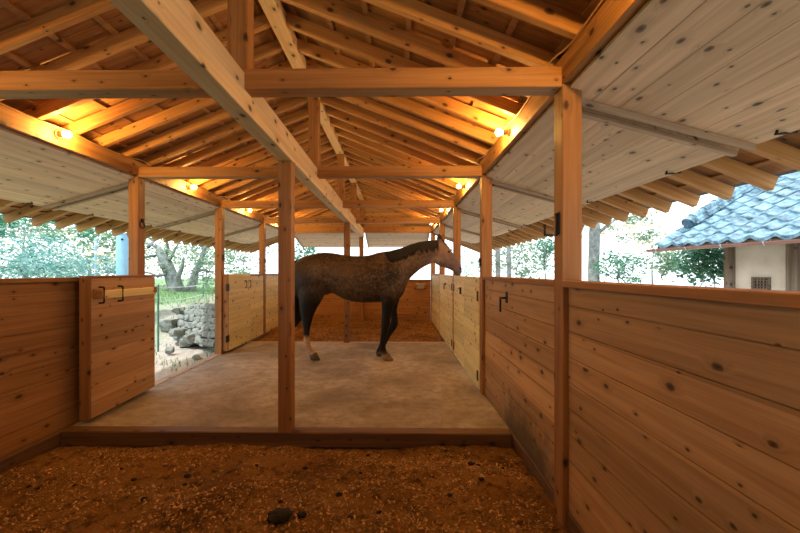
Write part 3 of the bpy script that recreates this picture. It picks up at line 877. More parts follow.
def coat_mat():
    m, nt, b, out = new_mat('dark_dappled_coat'); N = NB(nt)
    a = N.n('ShaderNodeVertexColor'); a.layer_name = 'coat'
    tc = N.n('ShaderNodeTexCoord'); f = N.noise(tc.outputs['Object'], 120.0, 3)
    c = N.mix(N.ramp(f, .3, .7), a.outputs[0], N.mix(1.0, a.outputs[0], (1.5, 1.4, 1.3, 1), 'MULTIPLY'))
    nt.links.new(c, b.inputs['Base Color']); b.inputs['Roughness'].default_value = .55
    b.inputs['Specular IOR Level'].default_value = .22
    bp = N.n('ShaderNodeBump'); bp.inputs['Strength'].default_value = .15; bp.inputs['Distance'].default_value = .004
    nt.links.new(f, bp.inputs['Height']); nt.links.new(bp.outputs[0], b.inputs['Normal'])
    return m
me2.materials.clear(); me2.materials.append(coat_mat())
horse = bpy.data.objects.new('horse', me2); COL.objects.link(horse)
tag(horse, "dark dappled brown horse standing sideways on the concrete, muzzle over the right door", 'horse')
from mathutils.bvhtree import BVHTree
HB = BVHTree.FromPolygons([v.co for v in me2.vertices], [tuple(p.vertices) for p in me2.polygons])
def surf(c, side):
    h = HB.ray_cast(Vector((c.x, HZ + side * 1.5, c.z)), Vector((0, -side, 0)))
    return h[0].y if h[0] is not None else HZ
# eyes and nostrils
for sg in (-1, 1):
    bm = bmesh.new(); bmesh.ops.create_uvsphere(bm, u_segments=16, v_segments=10, radius=.016)
    ec = P(447.9, 252.0, HZ); ec.y = surf(ec, sg) - sg * .008
    e = mk('eye', bm, M['eye'], parent=horse, smooth=True); e.location = ec
    bm = bmesh.new(); bmesh.ops.create_uvsphere(bm, u_segments=12, v_segments=8, radius=.013)
    for v in bm.verts: v.co.y *= .5; v.co.z *= 1.3
    ec = P(459.6, 268.4, HZ); ec.y = surf(ec, sg) - sg * .002
    e = mk('nostril', bm, M['eye'], parent=horse, smooth=True); e.location = ec
# hooves
def hoof(Z, tb, bb, w, mat):
    bm = bmesh.new(); (ta, tc_), (ba, bc) = tb, bb
    T0, T1, B0, B1 = P(*ta, Z), P(*tc_, Z), P(*ba, Z), P(*bc, Z); rings = []
    for t in (0, .5, 1):
        A = T0.lerp(B0, t); B = T1.lerp(B1, t); c = (A + B) / 2; u = (B - A) / 2; ww = w * (.85 + .15 * t)
        if t == 1: c.z = .004; u.z = 0
        rings.append([bm.verts.new(c + u * math.cos(k * math.pi / 10) + Vector((0, Z + ww * math.sin(k * math.pi / 10), 0))) for k in range(20)])
    for A, B in zip(rings, rings[1:]):
        for k in range(20): bm.faces.new((A[k], A[(k + 1) % 20], B[(k + 1) % 20], B[k]))
    bm.faces.new(rings[0]); bm.faces.new(rings[-1][::-1]); bmesh.ops.recalc_face_normals(bm, faces=bm.faces)
    bevel(bm, .002)
    return mk('hoof', bm, mat, parent=horse, smooth=True)
hoof(ZN, ((308.8, 355.3), (316.4, 352.4)), ((310.3, 360.3), (320, 360.3)), .052, M['hoofdark'])
hoof(ZF, ((283, 351.3), (291, 349.6)), ((284.5, 356), (293.5, 356)), .052, M['hoofdark'])
hoof(ZN, ((381.2, 355.6), (389.4, 352.8)), ((383.2, 360.4), (393.4, 360.4)), .055, M['hoof'])
hoof(ZF, ((375.6, 351.3), (382.6, 351.5)), ((376.6, 356), (383.5, 356)), .050, M['hoofdark'])
# mane: locks falling down the near side of the crest
bm = bmesh.new(); rg = random.Random(3)
def lock(bm, p, length, width, lean, side, th=.012):
    segs = 5; rings = []
    for i in range(segs + 1):
        t = i / segs
        w = width * (1 - t) ** .6 * (.8 + .2 * math.sin(t * 6 + p.x * 50)) + .002
        c = p + Vector((lean * t * length, 0, -length * t))
        sy = surf(c, side); c.y = (c.y if abs(sy - HZ) < .004 else sy) + side * .006
        rings.append([bm.verts.new(c + Vector((a * w, b * th * (1 - .5 * t), 0))) for a, b in ((-1, 0), (0, -1), (1, 0), (0, 1))])
    for A, B in zip(rings, rings[1:]):
        for k in range(4): bm.faces.new((A[k], A[(k + 1) % 4], B[(k + 1) % 4], B[k]))
    bm.faces.new(rings[0]); bm.faces.new(rings[-1])
top = [(384, 251.4), (393, 250.9), (402, 248.5), (410, 245.3), (419, 242.7), (428, 241.4), (435, 240.8), (438, 240.3)]
def topy(x):
    for (a, b), (c, d) in zip(top, top[1:]):
        if a <= x <= c: return b + (d - b) * (x - a) / (c - a)
    return top[-1][1]
for layer in range(3):
    x = 385.5 + layer * .3
    while x < 437.5:
        y_ = topy(x)
        if x < 390: L = 2 + (x - 385) * 1.7
        elif x < 408: L = rg.choice((10.5, 12, 13, 11)) - layer * 1.5
        elif x < 414: L = rg.choice((9.5, 12, 8, 11)) - layer * 1.5
        elif x < 420: L = rg.choice((7, 10, 5.5)) - layer * 1.5
        else: L = rg.choice((9, 11, 7.5, 12)) - layer * 1.5
        lock(bm, P(x, y_ + .1 + layer * .5, HZ) + Vector((0, HZ - .012, 0)), L * HZ / F, .014 + rg.random() * .012, rg.uniform(-.12, .10), -1, .010 + .004 * (2 - layer))
        x += rg.uniform(.7, 1.2)
x = 391
rows = []
while x < 439:                                   # upright root band along the crest
    c = P(x, topy(x), HZ) + Vector((0, HZ, 0)); rows.append([bm.verts.new(c + Vector(q)) for q in ((0, -.03, -.03), (0, -.016, .010), (0, .016, .010), (0, .03, -.03))]); x += 1.0
for A, B in zip(rows, rows[1:]):
    for k in range(4): bm.faces.new((A[k], A[(k + 1) % 4], B[(k + 1) % 4], B[k]))
bm.faces.new(rows[0]); bm.faces.new(rows[-1])
for q in range(5):                               # forelock
    lock(bm, P(441.5 + q * .5, 240.0 + q * .3, HZ) + Vector((0, HZ - .02 + q * .01, 0)), .07, .010, .55, -1 if q < 3 else 1, .008)
bmesh.ops.recalc_face_normals(bm, faces=bm.faces)
mn = mk('mane', bm, M['mane'], parent=horse, smooth=True); mn['label'] = 'dark mane'
bm = bmesh.new()
for q in range(70):                              # tail, falling behind the quarters
    a = rg.uniform(-1, 1); b = rg.uniform(-1, 1)
    p0 = P(296.5, 260.5, HZ) + Vector((0, HZ, 0)); w = .035
    pts = [p0 + Vector((.02 + a * .01, b * .02, 0)), p0 + Vector((-.06 + a * .02, b * .03, -.03)), p0 + Vector((-.10 + a * w, b * w * 1.2, -.16)),
           p0 + Vector((-.10 + a * w * 1.3, b * w * 1.5, -.45)), p0 + Vector((-.09 + a * w * 1.4, b * w * 1.5, -.75 - rg.random() * .15))]
    tube(bm, pts, [.012, .012, .010, .009, .002], 5)
tl = mk('tail', bm, M['mane'], parent=horse, smooth=True); tl['label'] = 'dark tail'

# ------------------------------------------------------------------ outdoors
def gz(x, y):
    """ground height outside"""
    h = -.16
    if x < XL - .9:
        d = -(x - (XL - .9))
        h += min(.03 * d, .35)
        # bank above the stone wall
        t = max(0, min(1, (y - (6.75 + .25 * (-3.5 - x) * 1.0)) / .5))
        t2 = max(0, min(1, (d - .2) / 1.0)); h += .62 * t * t2 + .05 * max(0, min(3, y - 8)) * t * t2
        h -= .05 * max(0, min(10, y - 12))
    return h + .03 * noise.noise(Vector((x * .7, y * .7, 0)))
bm = bmesh.new(); G = []
nx = 150; xa, xb, ya, yb = -34, 34, -14, 46
for j in range(nx + 1):
    row = []
    for i in range(nx + 1):
        u = i / nx * 2 - 1; x = math.copysign(abs(u) ** 1.6, u) * 32 - 2.2
        w = j / nx; y = -10 + 50 * w ** 1.25
        inside = XL - .15 < x < XR + .15 and -2 < y < 9.4
        row.append(bm.verts.new((x, y, -.30 if inside else gz(x, y))))
    G.append(row)
for j in range(nx):
    for i in range(nx): bm.faces.new((G[j][i], G[j][i + 1], G[j + 1][i + 1], G[j + 1][i]))
o = mk('ground', bm, M['ground'], smooth=True); o['kind'] = 'structure'

def stone_mesh(s, seed, flatn=.7):
    bm = bmesh.new(); bmesh.ops.create_cube(bm, size=2)
    bmesh.ops.subdivide_edges(bm, edges=bm.edges, cuts=3, use_grid_fill=True)
    for v in bm.verts:
        q = v.co.copy(); m = max(abs(q.x), abs(q.y), abs(q.z)); r = q.normalized()
        q = q.lerp(r * 1.25, .45)
        q *= 1 + .22 * noise.noise(q * 1.3 + Vector((seed, seed * .7, 0)))
        v.co = Vector((q.x * s[0], q.y * s[1], q.z * s[2]))
    return bm
# stone retaining wall, courses stepping back
rw = empty('stone_retaining_wall', (-3.9, 7.0, -.1))
rr_ = random.Random(5)
A0 = Vector((-4.75, 7.55, 0)); A1 = Vector((-2.95, 6.35, 0)); dirw = (A1 - A0).normalized(); nb = Vector((-dirw.y, dirw.x, 0))
if nb.y < 0: nb = -nb
for c in range(6):
    t = (.0, .06, .16, .24, .36, .46)[c]
    while t < 1.85:
        w = rr_.uniform(.07, .14)
        p = A0 + dirw * (t + w) + nb * (.075 * c) + Vector((0, 0, -.08 + .118 * c + .06 * (t / 2.0)))
        bm = stone_mesh((w, .15, .068), rr_.random() * 50)
        R = Matrix.Rotation(math.atan2(dirw.y, dirw.x), 3, 'Z') @ Matrix.Rotation(rr_.uniform(-.15, .15) - .35, 3, 'X') @ Matrix.Rotation(rr_.uniform(-.15, .15) - .12, 3, 'Y')
        for v in bm.verts: v.co = R @ v.co
        q = mk('stone', bm, M['stone'], smooth=False); q.location = p - Vector((-3.9, 7.0, -.1)); q.parent = rw
        t += w * 2 - .01
tag(rw, 'sloping retaining wall of pale stones outside the left doorway', 'wall')
for i, (px, py, Z, s, lab) in enumerate([(167, 320, 7.3, (.13, .12, .11), 'rounded pale rock farthest left of those seen through the left doorway'),
        (178, 325, 7.0, (.17, .1, .07), 'flat long rock lying before the end of the stone wall'), (184, 335, 6.8, (.09, .09, .08), 'small rock at the foot of the stone wall'),
        (176, 313, 7.8, (.14, .12, .09), 'dark mossy rock on top at the left end of the stone wall'), (189, 331, 6.7, (.08, .08, .09), 'upright small rock against the stone wall'),
        (168, 342, 6.2, (.06, .06, .04), 'small rock in the grass near the threshold'), (196, 351, 5.9, (.07, .05, .03), 'low stone beside the doorway path')]):
    p = P(px, py, Z); bm = stone_mesh(s, i * 7.3)
    g_ = gz(p.x, Z)
    o = mk('rock', bm, M['stone'], loc=(p.x, Z, p.z)); o.rotation_euler = (0, .1 * i, i)
    tag(o, lab, 'rock', 'loose rocks by the stone wall')
    # soil heap under raised rocks belongs to the bank; sink the rock if it would hover
    if p.z - s[2] > g_ + .02: o.location.z = max(g_ + s[2] * .6, p.z - .15)

# grass tufts
bm = bmesh.new(); rg2 = random.Random(9)
for _ in range(9000):
    x = rg2.uniform(-8.5, -3.0); y = rg2.uniform(5.2, 14)
    if noise.noise(Vector((x * .9, y * .9, 4))) < -.25: continue
    z = gz(x, y); h = rg2.uniform(.03, .09); a = rg2.uniform(0, 6.28); w = .006 + .004 * rg2.random()
    dx, dy = math.cos(a) * w, math.sin(a) * w; lx, ly = rg2.uniform(-.4, .4) * h, rg2.uniform(-.4, .4) * h
    v = [bm.verts.new(q) for q in ((x - dx, y - dy, z - .01), (x + dx, y + dy, z - .01), (x + lx, y + ly, z + h))]
    bm.faces.new(v)
o = mk('grass', bm, M['grass']); tag(o, 'short pale green grass on the bank outside the left doorway', 'grass', kind='stuff')

# wire fence
fr = empty('wire_fence', (-5.2, 9.0, 0))
stakes = [(156, 6.4, 285, 330), (202, 9.6, 283, 303), (128, 5.4, 278, 330)]
tops = []
for (px, Z, t, b_) in stakes:
    p = P(px, t, Z); z0 = gz(p.x, Z) - .1
    bm = bmesh.new(); tube(bm, [(p.x, Z, z0), (p.x, Z, p.z)], .018, 8)
    q = mk('fence_stake', bm, M['fencepost']); adopt(q, fr); tops.append((p.x, Z, p.z, z0))
for fz in (.04, .30):
    bm = bmesh.new(); order = sorted(tops, key=lambda q: q[1])
    pts = []
    for a, b_ in zip(order, order[1:]):
        for k in range(9):
            t = k / 8; sag = .03 * math.sin(t * math.pi)
            pts.append((a[0] + (b_[0] - a[0]) * t, a[1] + (b_[1] - a[1]) * t, a[2] - fz + (b_[2] - a[2]) * t - sag))
    tube(bm, pts, .008, 5); q = mk('wire', bm, M['fencewire']); adopt(q, fr)
tag(fr, 'green staked wire fence crossing the grass beyond the left doorway', 'fence')

# poles on the left
def pole(name, px, Z, ytop, r, mat, lab, bands=False):
    p = P(px, ytop, Z); z0 = gz(p.x, Z)
    root = empty(name, (p.x, Z, z0)); H = p.z - z0
    bm = bmesh.new(); tube(bm, [(0, 0, -.2), (0, 0, H)], r, 20); mk('shaft', bm, mat, parent=root, smooth=False)
    bm = bmesh.new(); tube(bm, [(0, 0, H), (0, 0, H + .02), (0, 0, H + .04)], [r * 1.06, r * 1.06, r * .7], 20); mk('cap', bm, mat, parent=root)
    if bands:
        for k in range(6):
            bm = bmesh.new(); z = H - .12 - k * .2; tube(bm, [(0, 0, z), (0, 0, z + .09)], r * 1.04, 16)
            q = mk('band', bm, M['plaster'], parent=root); q['label'] = 'white band'
    else:
        bm = bmesh.new(); tube(bm, [(r * .5, -r * .95, H - .10), (r * .55, -r * 1.1, H - .10)], .02, 8); mk('bolt', bm, M['iron'], parent=root)
    tag(root, lab, 'pole')
pole('utility_pole', 121, 7.2, 234.5, .125, M['steel'], 'thick pale blue pole standing outside, left of the doorway post')
pole('marker_pole', 92.5, 8.0, 240, .028, M['steel'], 'thin blue and white banded pole outside on the left', True)

# foliage
def crown(bm, c, r, n, size, seed, clump=.55, flatness=1.0):
    rg = random.Random(seed); n_c = max(6, int(n / 45)); cs = []
    for _ in range(n_c):
        while True:
            q = Vector((rg.uniform(-1, 1), rg.uniform(-1, 1), rg.uniform(-1, 1)))
            if .25 < q.length < 1: break
        cs.append(Vector((c[0] + q.x * r[0], c[1] + q.y * r[1], c[2] + q.z * r[2])))
    cr = min(r) * clump
    for i in range(n):
        k = cs[i % n_c]
        p = k + Vector((rg.gauss(0, 1) * cr * .55, rg.gauss(0, 1) * cr * .55, rg.gauss(0, 1) * cr * .32))
        s = size * rg.uniform(.6, 1.4)
        R = Matrix.Rotation(rg.uniform(0, 6.28), 3, 'Z') @ Matrix.Rotation(rg.uniform(-1.1, 1.1), 3, 'X') @ Matrix.Rotation(rg.uniform(-1, 1), 3, 'Y')
        vs = [bm.verts.new(p + R @ Vector(q)) for q in ((-s, 0, 0), (0, -s * .38, s * .06), (s, 0, 0), (0, s * .38, s * .06))]
        bm.faces.new(vs)
    return cs
def tree(name, x, y, h, crowns, trunk, leaf, lab, seed, grp='trees around the stable', size=.06, lean=0.0, r0=.12, cat='tree'):
    z0 = gz(x, y) - .1; root = empty(name, (x, y, z0)); rg = random.Random(seed)
    bm = bmesh.new(); bt = bmesh.new()
    rel = []
    for (cx, cy, cz, rx, ry, rz, n) in crowns:
        cs = crown(bm, (cx, cy, cz - z0), (rx, ry, rz), n, size, rg.random() * 1000)
        rel.append(((cx, cy, cz - z0), cs))
    if trunk:
        fork = Vector((lean * h * .35, 0, h * .35))
        tube(bt, [(0, 0, 0), (lean * h * .12 , 0, h * .12), (lean * h * .22 + .03, .02, h * .24), fork], [r0 * 1.35, r0 * 1.05, r0 * .95, r0 * .85], 10)
        for c, cs in rel:
            cc = Vector(c)
            mid = fork.lerp(cc, .5) + Vector((rg.uniform(-.2, .2), rg.uniform(-.2, .2), rg.uniform(0, .3)))
            tube(bt, [fork * .92, fork.lerp(mid, .5) + Vector((rg.uniform(-.08, .08), 0, .05)), mid, cc], [r0 * .7, r0 * .5, r0 * .35, r0 * .16], 8)
            for kx in cs[:14]:
                s_ = mid.lerp(cc, rg.random()); m_ = s_.lerp(kx, .5) + Vector((rg.uniform(-.1, .1), rg.uniform(-.1, .1), rg.uniform(-.1, .15)))
                tube(bt, [s_, m_, kx], [r0 * .16, r0 * .10, .006], 5)
        mk('trunk', bt, M['bark'], parent=root, smooth=True)
    else: bt.free()
    mk('foliage', bm, M[leaf], parent=root)
    tag(root, lab, cat, grp)
    return root
def T(px, Z): return (px - 396) * Z / F
# big forked tree seen through the left doorway (base px 183)
x0 = T(184, 11.0)
def forked():
    y0 = 11.0; z0 = gz(x0, y0) - .1; root = empty('old_forked_tree', (x0, y0, z0))
    bt = bmesh.new(); rg = random.Random(4)
    def pp(px, py, dy=0): q = P(px, py, y0); return (q.x - x0, dy, q.z - z0)
    tube(bt, [(0, 0, -.2), pp(180, 300), pp(177, 293), pp(172, 283), pp(168, 272), pp(164, 262), pp(158, 253), pp(150, 247, .3), pp(138, 243, .5)], [.34, .27, .23, .20, .18, .16, .12, .08, .04], 12)
    tube(bt, [(0, 0, .1), pp(187, 300), pp(189, 290), pp(192, 280), pp(194, 272), pp(199, 262), pp(203, 250), pp(207, 238)], [.26, .22, .15, .12, .10, .08, .06, .03], 10)
    tube(bt, [pp(186, 298), pp(183, 288, -.2), pp(182, 278, -.3), pp(186, 268, -.3), pp(190, 258, -.4)], [.15, .10, .08, .06, .03], 8)
    for a in [((168, 274), (160, 276), (152, 274), (140, 270)), ((166, 268), (158, 262), (150, 262)), ((160, 256), (163, 248), (168, 240)), ((164, 262), (172, 258), (178, 248), (184, 240)), ((150, 247), (146, 240), (141, 236)), ((158, 253), (150, 255), (142, 258)), ((194, 272), (200, 270), (208, 272))]:
        tube(bt, [pp(*q, rg.uniform(-.3, .3)) for q in a], [.06, .045, .03, .015][:len(a)], 6)
    mk('trunk', bt, M['bark'], parent=root, smooth=True)
    bm = bmesh.new()
    for (px, py, r_, n) in [(205, 262, .9, 500), (200, 245, .9, 420), (165, 240, .8, 200), (145, 250, .7, 200), (180, 262, .6, 120), (212, 280, .6, 240), (150, 285, .5, 120)]:
        c = pp(px, py); crown(bm, c, (r_, .8, r_ * .7), n, .055, px)
    mk('foliage', bm, M['leaf'], parent=root)
    tag(root, 'old tree with a thick forked trunk beyond the left doorway', 'tree', 'trees around the stable')
forked()
# left side shrubs & trees
def shrub(px, py, Z, rx, rz, n, leaf, lab, seed, size=.05, name='leafy_shrub', h=None):
    p = P(px, py, Z)
    tree(name, p.x, Z, h or (p.z + .3), [(0, 0, p.z, rx, rx * .7, rz, n)], True, leaf, lab, seed, 'shrubs and trees beside the stable', size=size, r0=.05, cat='shrub' if 'shrub' in name or 'bush' in name or 'bamboo' in name else 'tree')
shrub(14, 262, 6.5, 1.1, .60, 2300, 'leaf_blue', 'dense bluish bush at the far left edge, rising above the left wall', 21, .045, 'bamboo_bush')
shrub(62, 268, 8.2, 1.2, .42, 1200, 'leaf_blue', 'low bluish bush left of the thin banded pole', 22, .05, 'bamboo_bush')
shrub(100, 270, 9.5, 1.0, .36, 700, 'leaf_blue', 'low bluish bush between the two poles', 23, .05, 'bamboo_bush')
shrub(20, 228, 8.5, 1.6, .42, 1500, 'leaf_dark', 'tree with dark drooping foliage under the left eave, at the frame edge', 24, .06, 'leafy_tree')
shrub(85, 238, 11, 1.9, .6, 1300, 'leaf', 'airy tree with thin branches behind the left poles', 25, .07, 'leafy_tree')
shrub(140, 262, 15, 1.6, 1.2, 900, 'leaf_dry', 'pale yellowish tree behind the forked tree', 26, .09, 'leafy_tree')
shrub(205, 258, 17, 1.8, 1.6, 1000, 'leaf', 'pale tree far behind the left doorway', 27, .09, 'leafy_tree')
shrub(45, 250, 17, 3.0, 1.4, 1500, 'leaf_dry', 'yellowish tree far behind on the left', 28, .09, 'leafy_tree')
shrub(243, 258, 15, 1.6, 1.2, 1000, 'leaf', 'pale tree seen above the far part of the left wall', 29, .08, 'leafy_tree')
shrub(302, 262, 14, .75, .8, 900, 'leaf_dark', "green tree beyond the end wall behind the horse's rump", 30, .07, 'leafy_tree')
# right side
shrub(520, 256, 13, 1.2, .75, 1300, 'leaf', 'pale tree seen between the double doors and the hooked post', 31, .07, 'leafy_tree')
shrub(546, 245, 11, .8, .7, 800, 'leaf_dark', 'darker tree just left of the hooked post', 32, .06, 'leafy_tree')
shrub(478, 258, 18, 1.3, 1.0, 500, 'leaf', 'faint tree beyond the far right posts', 33, .08, 'leafy_tree')
shrub(618, 268, 8.5, .62, .36, 1000, 'leaf_dark', 'green bush right of the straight trunk, behind the right wall', 34, .045, 'leafy_bush')
shrub(650, 235, 13, 2.2, .9, 1300, 'leaf_dry', 'pale airy tree behind the outbuilding roof corner', 35, .07, 'leafy_tree')
shrub(708, 262, 6.1, .50, .36, 2300, 'leaf_dark', 'dense dark green bush against the white outbuilding', 36, .042, 'leafy_bush')
shrub(668, 262, 7.6, .45, .36, 800, 'leaf', 'lighter green bush left of the dense dark bush', 37, .045, 'leafy_bush')
# straight trunk right
xt = T(592.5, 9.0); zt_ = gz(xt, 9.0) - .1
root = empty('straight_tree', (xt, 9.0, zt_))
bm = bmesh.new(); tube(bm, [(0, 0, 0), (.01, 0, .7), (-.01, 0, 1.6), (.02, 0, 2.6), (0, 0, 3.6)], [.16, .135, .125, .12, .10], 12)
for a in (((0, 0, 2.4), (.5, 0, 2.8), (1.1, .1, 2.9)), ((0, 0, 2.7), (-.5, .1, 3.0), (-1.0, 0, 3.1)), ((0, 0, 3.4), (.3, .2, 4.0))): tube(bm, a, [.05, .03, .012][:len(a)], 6)
mk('trunk', bm, M['bark'], parent=root, smooth=True)
bm = bmesh.new(); crown(bm, (.7, 0, 2.6), (.9, .6, .35), 420, .05, 77); crown(bm, (0, 0, 3.9), (1.2, 1, .6), 900, .06, 78); crown(bm, (.1, 0, .9), (.16, .16, .6), 160, .035, 79)
mk('foliage', bm, M['leaf'], parent=root)
tag(root, 'tree with a straight mossy trunk just right of the hooked post', 'tree', 'trees around the stable')
# thin pale trunks right, seen near px 497
for i, (px, Z, lab) in enumerate([(497, 10.5, 'slim pale trunk seen just right of the second right post'), (508, 12, 'thinner slim trunk to the right of the slim pale trunk')]):
    xx = T(px, Z); z0 = gz(xx, Z) - .1; root = empty('slim_tree', (xx, Z, z0))
    bm = bmesh.new(); tube(bm, [(0, 0, 0), (.02, 0, 1.5), (-.01, 0, 3.0), (.03, 0, 4)], [.09, .075, .065, .04], 10); mk('trunk', bm, M['bark'], parent=root, smooth=True)
    bm = bmesh.new(); crown(bm, (0, 0, 3.8), (1, .8, .6), 500, .06, 90 + i); mk('foliage', bm, M['leaf'], parent=root)
    tag(root, lab, 'tree', 'trees around the stable')

# ------------------------------------------------------------------ outbuilding on the right
E0 = Vector((4.15, 5.95, CAMZ + .40)); ed = Vector((.35, -1.85, 0)).normalized(); un = Vector((-ed.y, ed.x, 0))  # un points away (+x)
if un.x < 0: un = -un
ang = math.atan2(ed.y, ed.x)
bld = empty('white_outbuilding', (E0.x + un.x * .62, E0.y + un.y * .62, -.16), ang)
# local frame: X along eave (towards camera), Y = away from stable (check handedness)
R3 = Matrix.Rotation(ang, 3, 'Z'); ly = R3 @ Vector((0, 1, 0)); SY = 1 if ly.dot(un) > 0 else -1
ez = E0.z + .16; OV = .62; LEN = 4.3; SLP = .56
WALLH = ez - .16 + .30
# roof mesh
TW, TR = .262, .225
bm = bmesh.new(); rows_n = 11; sub = 8
def rz_(u):
    t = (u / TW) % 1.0
    return .030 * (math.exp(-((t - .18) / .17) ** 2) + math.exp(-((t - 1.18) / .17) ** 2)) - .018 * math.sin(math.pi * min(1, max(0, (t - .3) / .7)))
cols = int(LEN / TW)
slen = math.sqrt(1 + SLP * SLP)
for r_ in range(rows_n):
    v0 = r_ * TR; v1 = v0 + TR + .02
    grid = []
    for (vv, lift) in ((v0, -.012), (v0, .034), (v0 + .02, .036), (v1, .004)):
        line = []
        for i in range(cols * sub + 1):
            u = i * TW / sub
            tt = (u / TW) % 1.0
            sag = .012 * math.sin(tt * math.pi)     # rounded front lip of each tile
            q = vv - (sag if vv <= v0 + .021 else 0)
            line.append(bm.verts.new((u, SY * (-OV + q / slen), ez + q * SLP / slen + rz_(u) + lift)))
        grid.append(line)
    for A, B in zip(grid, grid[1:]):
        for i in range(cols * sub): bm.faces.new((A[i], A[i + 1], B[i + 1], B[i]))
bmesh.ops.recalc_face_normals(bm, faces=bm.faces)
rt = mk('tiled_roof', bm, M['tile'], parent=bld); rt['label'] = 'blue grey roof of curved clay tiles'
# solid roof deck under the tiles, so the roof has thickness
bm = bmesh.new(); vtop = rows_n * TR
vs = []
for u in (0.02, cols * TW - .02):
    for (q, dz) in ((.04, -.02), (vtop, -.02), (vtop, -.09), (.04, -.09)):
        vs.append(bm.verts.new((u, SY * (-OV + q / slen), ez + q * SLP / slen + dz)))
for f in ((0, 1, 2, 3), (7, 6, 5, 4), (0, 4, 5, 1), (1, 5, 6, 2), (2, 6, 7, 3), (3, 7, 4, 0)): bm.faces.new([vs[i] for i in f])
bmesh.ops.recalc_face_normals(bm, faces=bm.faces)
mk('roof_deck', bm, M['weathered'], parent=bld)
# verge ridge: stacked tiles up the near... end at u=0
for lvl, (w, h) in enumerate(((.16, .05), (.13, .05), (.10, .05))):
    bm = bmesh.new(); n = 9; q0 = .60
    for k in range(n):
        a = q0 + k * .25; b = a + .262
        z = .05 + lvl * .05
        pa = (.16, SY * (-OV + a / slen), ez + a * SLP / slen + z + .008); pb = (.16, SY * (-OV + b / slen), ez + b * SLP / slen + z)
        if lvl == 2: tube(bm, [pa, pb], [.062, .055], 12)
        else:
            tube(bm, [pa, pb], [w * .62, w * .58], 6)
    q = mk('verge_ridge', bm, M['tile'], parent=bld); q['label'] = 'stacked ridge tiles along the roof end'
bm = bmesh.new()
tube(bm, [(.16, SY * (-OV + .52 / slen), ez + .52 * SLP / slen + .10), (.16, SY * (-OV + .62 / slen), ez + .62 * SLP / slen + .12)], [.10, .085], 14)
mk('end_tile', bm, M['tile'], parent=bld)
# gutter
bm = bmesh.new(); n = 12; r = .042
prof = [(math.cos(math.pi + k * math.pi / n), math.sin(math.pi + k * math.pi / n)) for k in range(n + 1)]
prof2 = [(a * .88, b * .88) for a, b in prof[::-1]]
pr = prof + prof2; ends = []
for u in (-.06, cols * TW + .05):
    ends.append([bm.verts.new((u, SY * (-OV - .06) + a * r, ez - .045 + b * r)) for a, b in pr])
m_ = len(pr)
for k in range(m_): bm.faces.new((ends[0][k], ends[0][(k + 1) % m_], ends[1][(k + 1) % m_], ends[1][k]))
bm.faces.new(ends[0]); bm.faces.new(ends[1][::-1]); bmesh.ops.recalc_face_normals(bm, faces=bm.faces)
q = mk('gutter', bm, M['copper'], parent=bld); q['label'] = 'reddish brown half-round gutter'
for k in range(9):
    bm = bmesh.new(); u = .12 + k * .48
    tube(bm, [(u, SY * (-OV - .06) + a * (r + .005), ez - .045 + b * (r + .005)) for a, b in prof], .006, 5)
    tube(bm, [(u, SY * (-OV - .01), ez - .03), (u, SY * (-OV + .12), ez + .02)], .006, 5)
    mk('gutter_bracket', bm, M['galv'], parent=bld)
# walls
bm = bmesh.new(); d2 = 2.2
x1b = cols * TW - .25
bx(bm, .72, x1b, *sorted((SY * .0, SY * d2)), .0, ez + .25)
mk('plaster_wall', bm, M['plaster'], parent=bld)
for u in (.66, 1.40, 2.5, 3.7):
    bm = bmesh.new(); bx(bm, 0, ez + .2, -.055, .055, -.055, .055); bevel(bm, .006)
    q = mk('timber_post', bm, M['weathered'], parent=bld); q.location = (u, SY * -.01, 0); q.rotation_euler = (0, -math.pi / 2, 0)
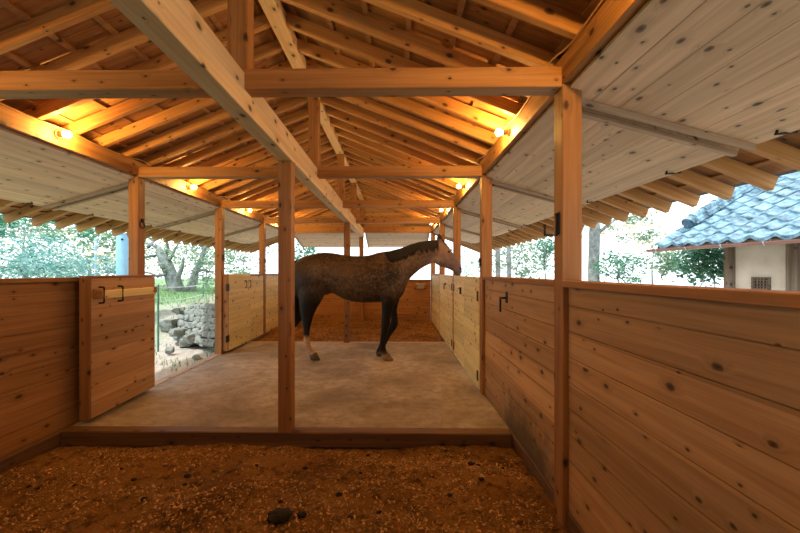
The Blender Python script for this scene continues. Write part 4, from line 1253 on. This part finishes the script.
# lattice window
wu, wz = 1.04, CAMZ + .16 - .16
wf = empty('lattice_window', (wu, SY * -.005, wz)); wf.parent = bld
bm = bmesh.new(); w_, h_ = .11, .085
bx(bm, -w_, w_, -.012 * 1, .012, h_ - .02, h_); bx(bm, -w_, w_, -.012, .012, -h_, -h_ + .02); bx(bm, -w_, -w_ + .02, -.012, .012, -h_, h_); bx(bm, w_ - .02, w_, -.012, .012, -h_, h_)
mk('window_frame', bm, M['weathered'], parent=wf)
bm = bmesh.new(); bx(bm, -w_ + .01, w_ - .01, -.004, .004, -h_ + .01, h_ - .01); q = mk('dark_opening', bm, M['iron'], parent=wf)
for k in range(1, 6):
    bm = bmesh.new(); bx(bm, -w_ + k * 2 * w_ / 6 - .006, -w_ + k * 2 * w_ / 6 + .006, -.016, .016, -h_, h_); mk('lattice_bar', bm, M['weathered'], parent=wf)
for k in range(1, 4):
    bm = bmesh.new(); bx(bm, -w_, w_, -.018, .018, -h_ + k * 2 * h_ / 4 - .006, -h_ + k * 2 * h_ / 4 + .006); mk('lattice_rail', bm, M['weathered'], parent=wf)
tag(bld, 'small white plastered outbuilding with a blue tiled roof beyond the right wall', 'building')

# ------------------------------------------------------------------ light, world, camera
w = bpy.data.worlds.new('world'); scene.world = w; w.use_nodes = True
bg = w.node_tree.nodes['Background']; bg.inputs[0].default_value = (.88, .94, 1.0, 1); bg.inputs[1].default_value = 2.7
sun = bpy.data.lights.new('sun', 'SUN'); sun.energy = 5.0; sun.angle = math.radians(3); sun.color = (1, .97, .92)
so = bpy.data.objects.new('sun', sun); COL.objects.link(so)
sd = Vector((.42, .30, -1)).normalized()           # travels towards +x,+y, down
so.rotation_euler = sd.to_track_quat('-Z', 'Y').to_euler()

cam = bpy.data.cameras.new('camera'); co = bpy.data.objects.new('camera', cam); COL.objects.link(co)
cam.sensor_width = 36; cam.lens = 36 * F / 800
cam.shift_x = 9 / 800; cam.shift_y = 5 / 800
cam.clip_start = .02
co.location = (0, 0, CAMZ); co.rotation_euler = (math.pi / 2, 0, math.radians(.78))
scene.camera = co
scene.view_settings.view_transform = 'Standard'; scene.view_settings.look = 'None'
scene.view_settings.exposure = 0.0; scene.view_settings.gamma = 1.0; scene.view_settings.use_curve_mapping = False
scene.cycles.use_denoising = True
scene.cycles.max_bounces = 8; scene.cycles.diffuse_bounces = 5
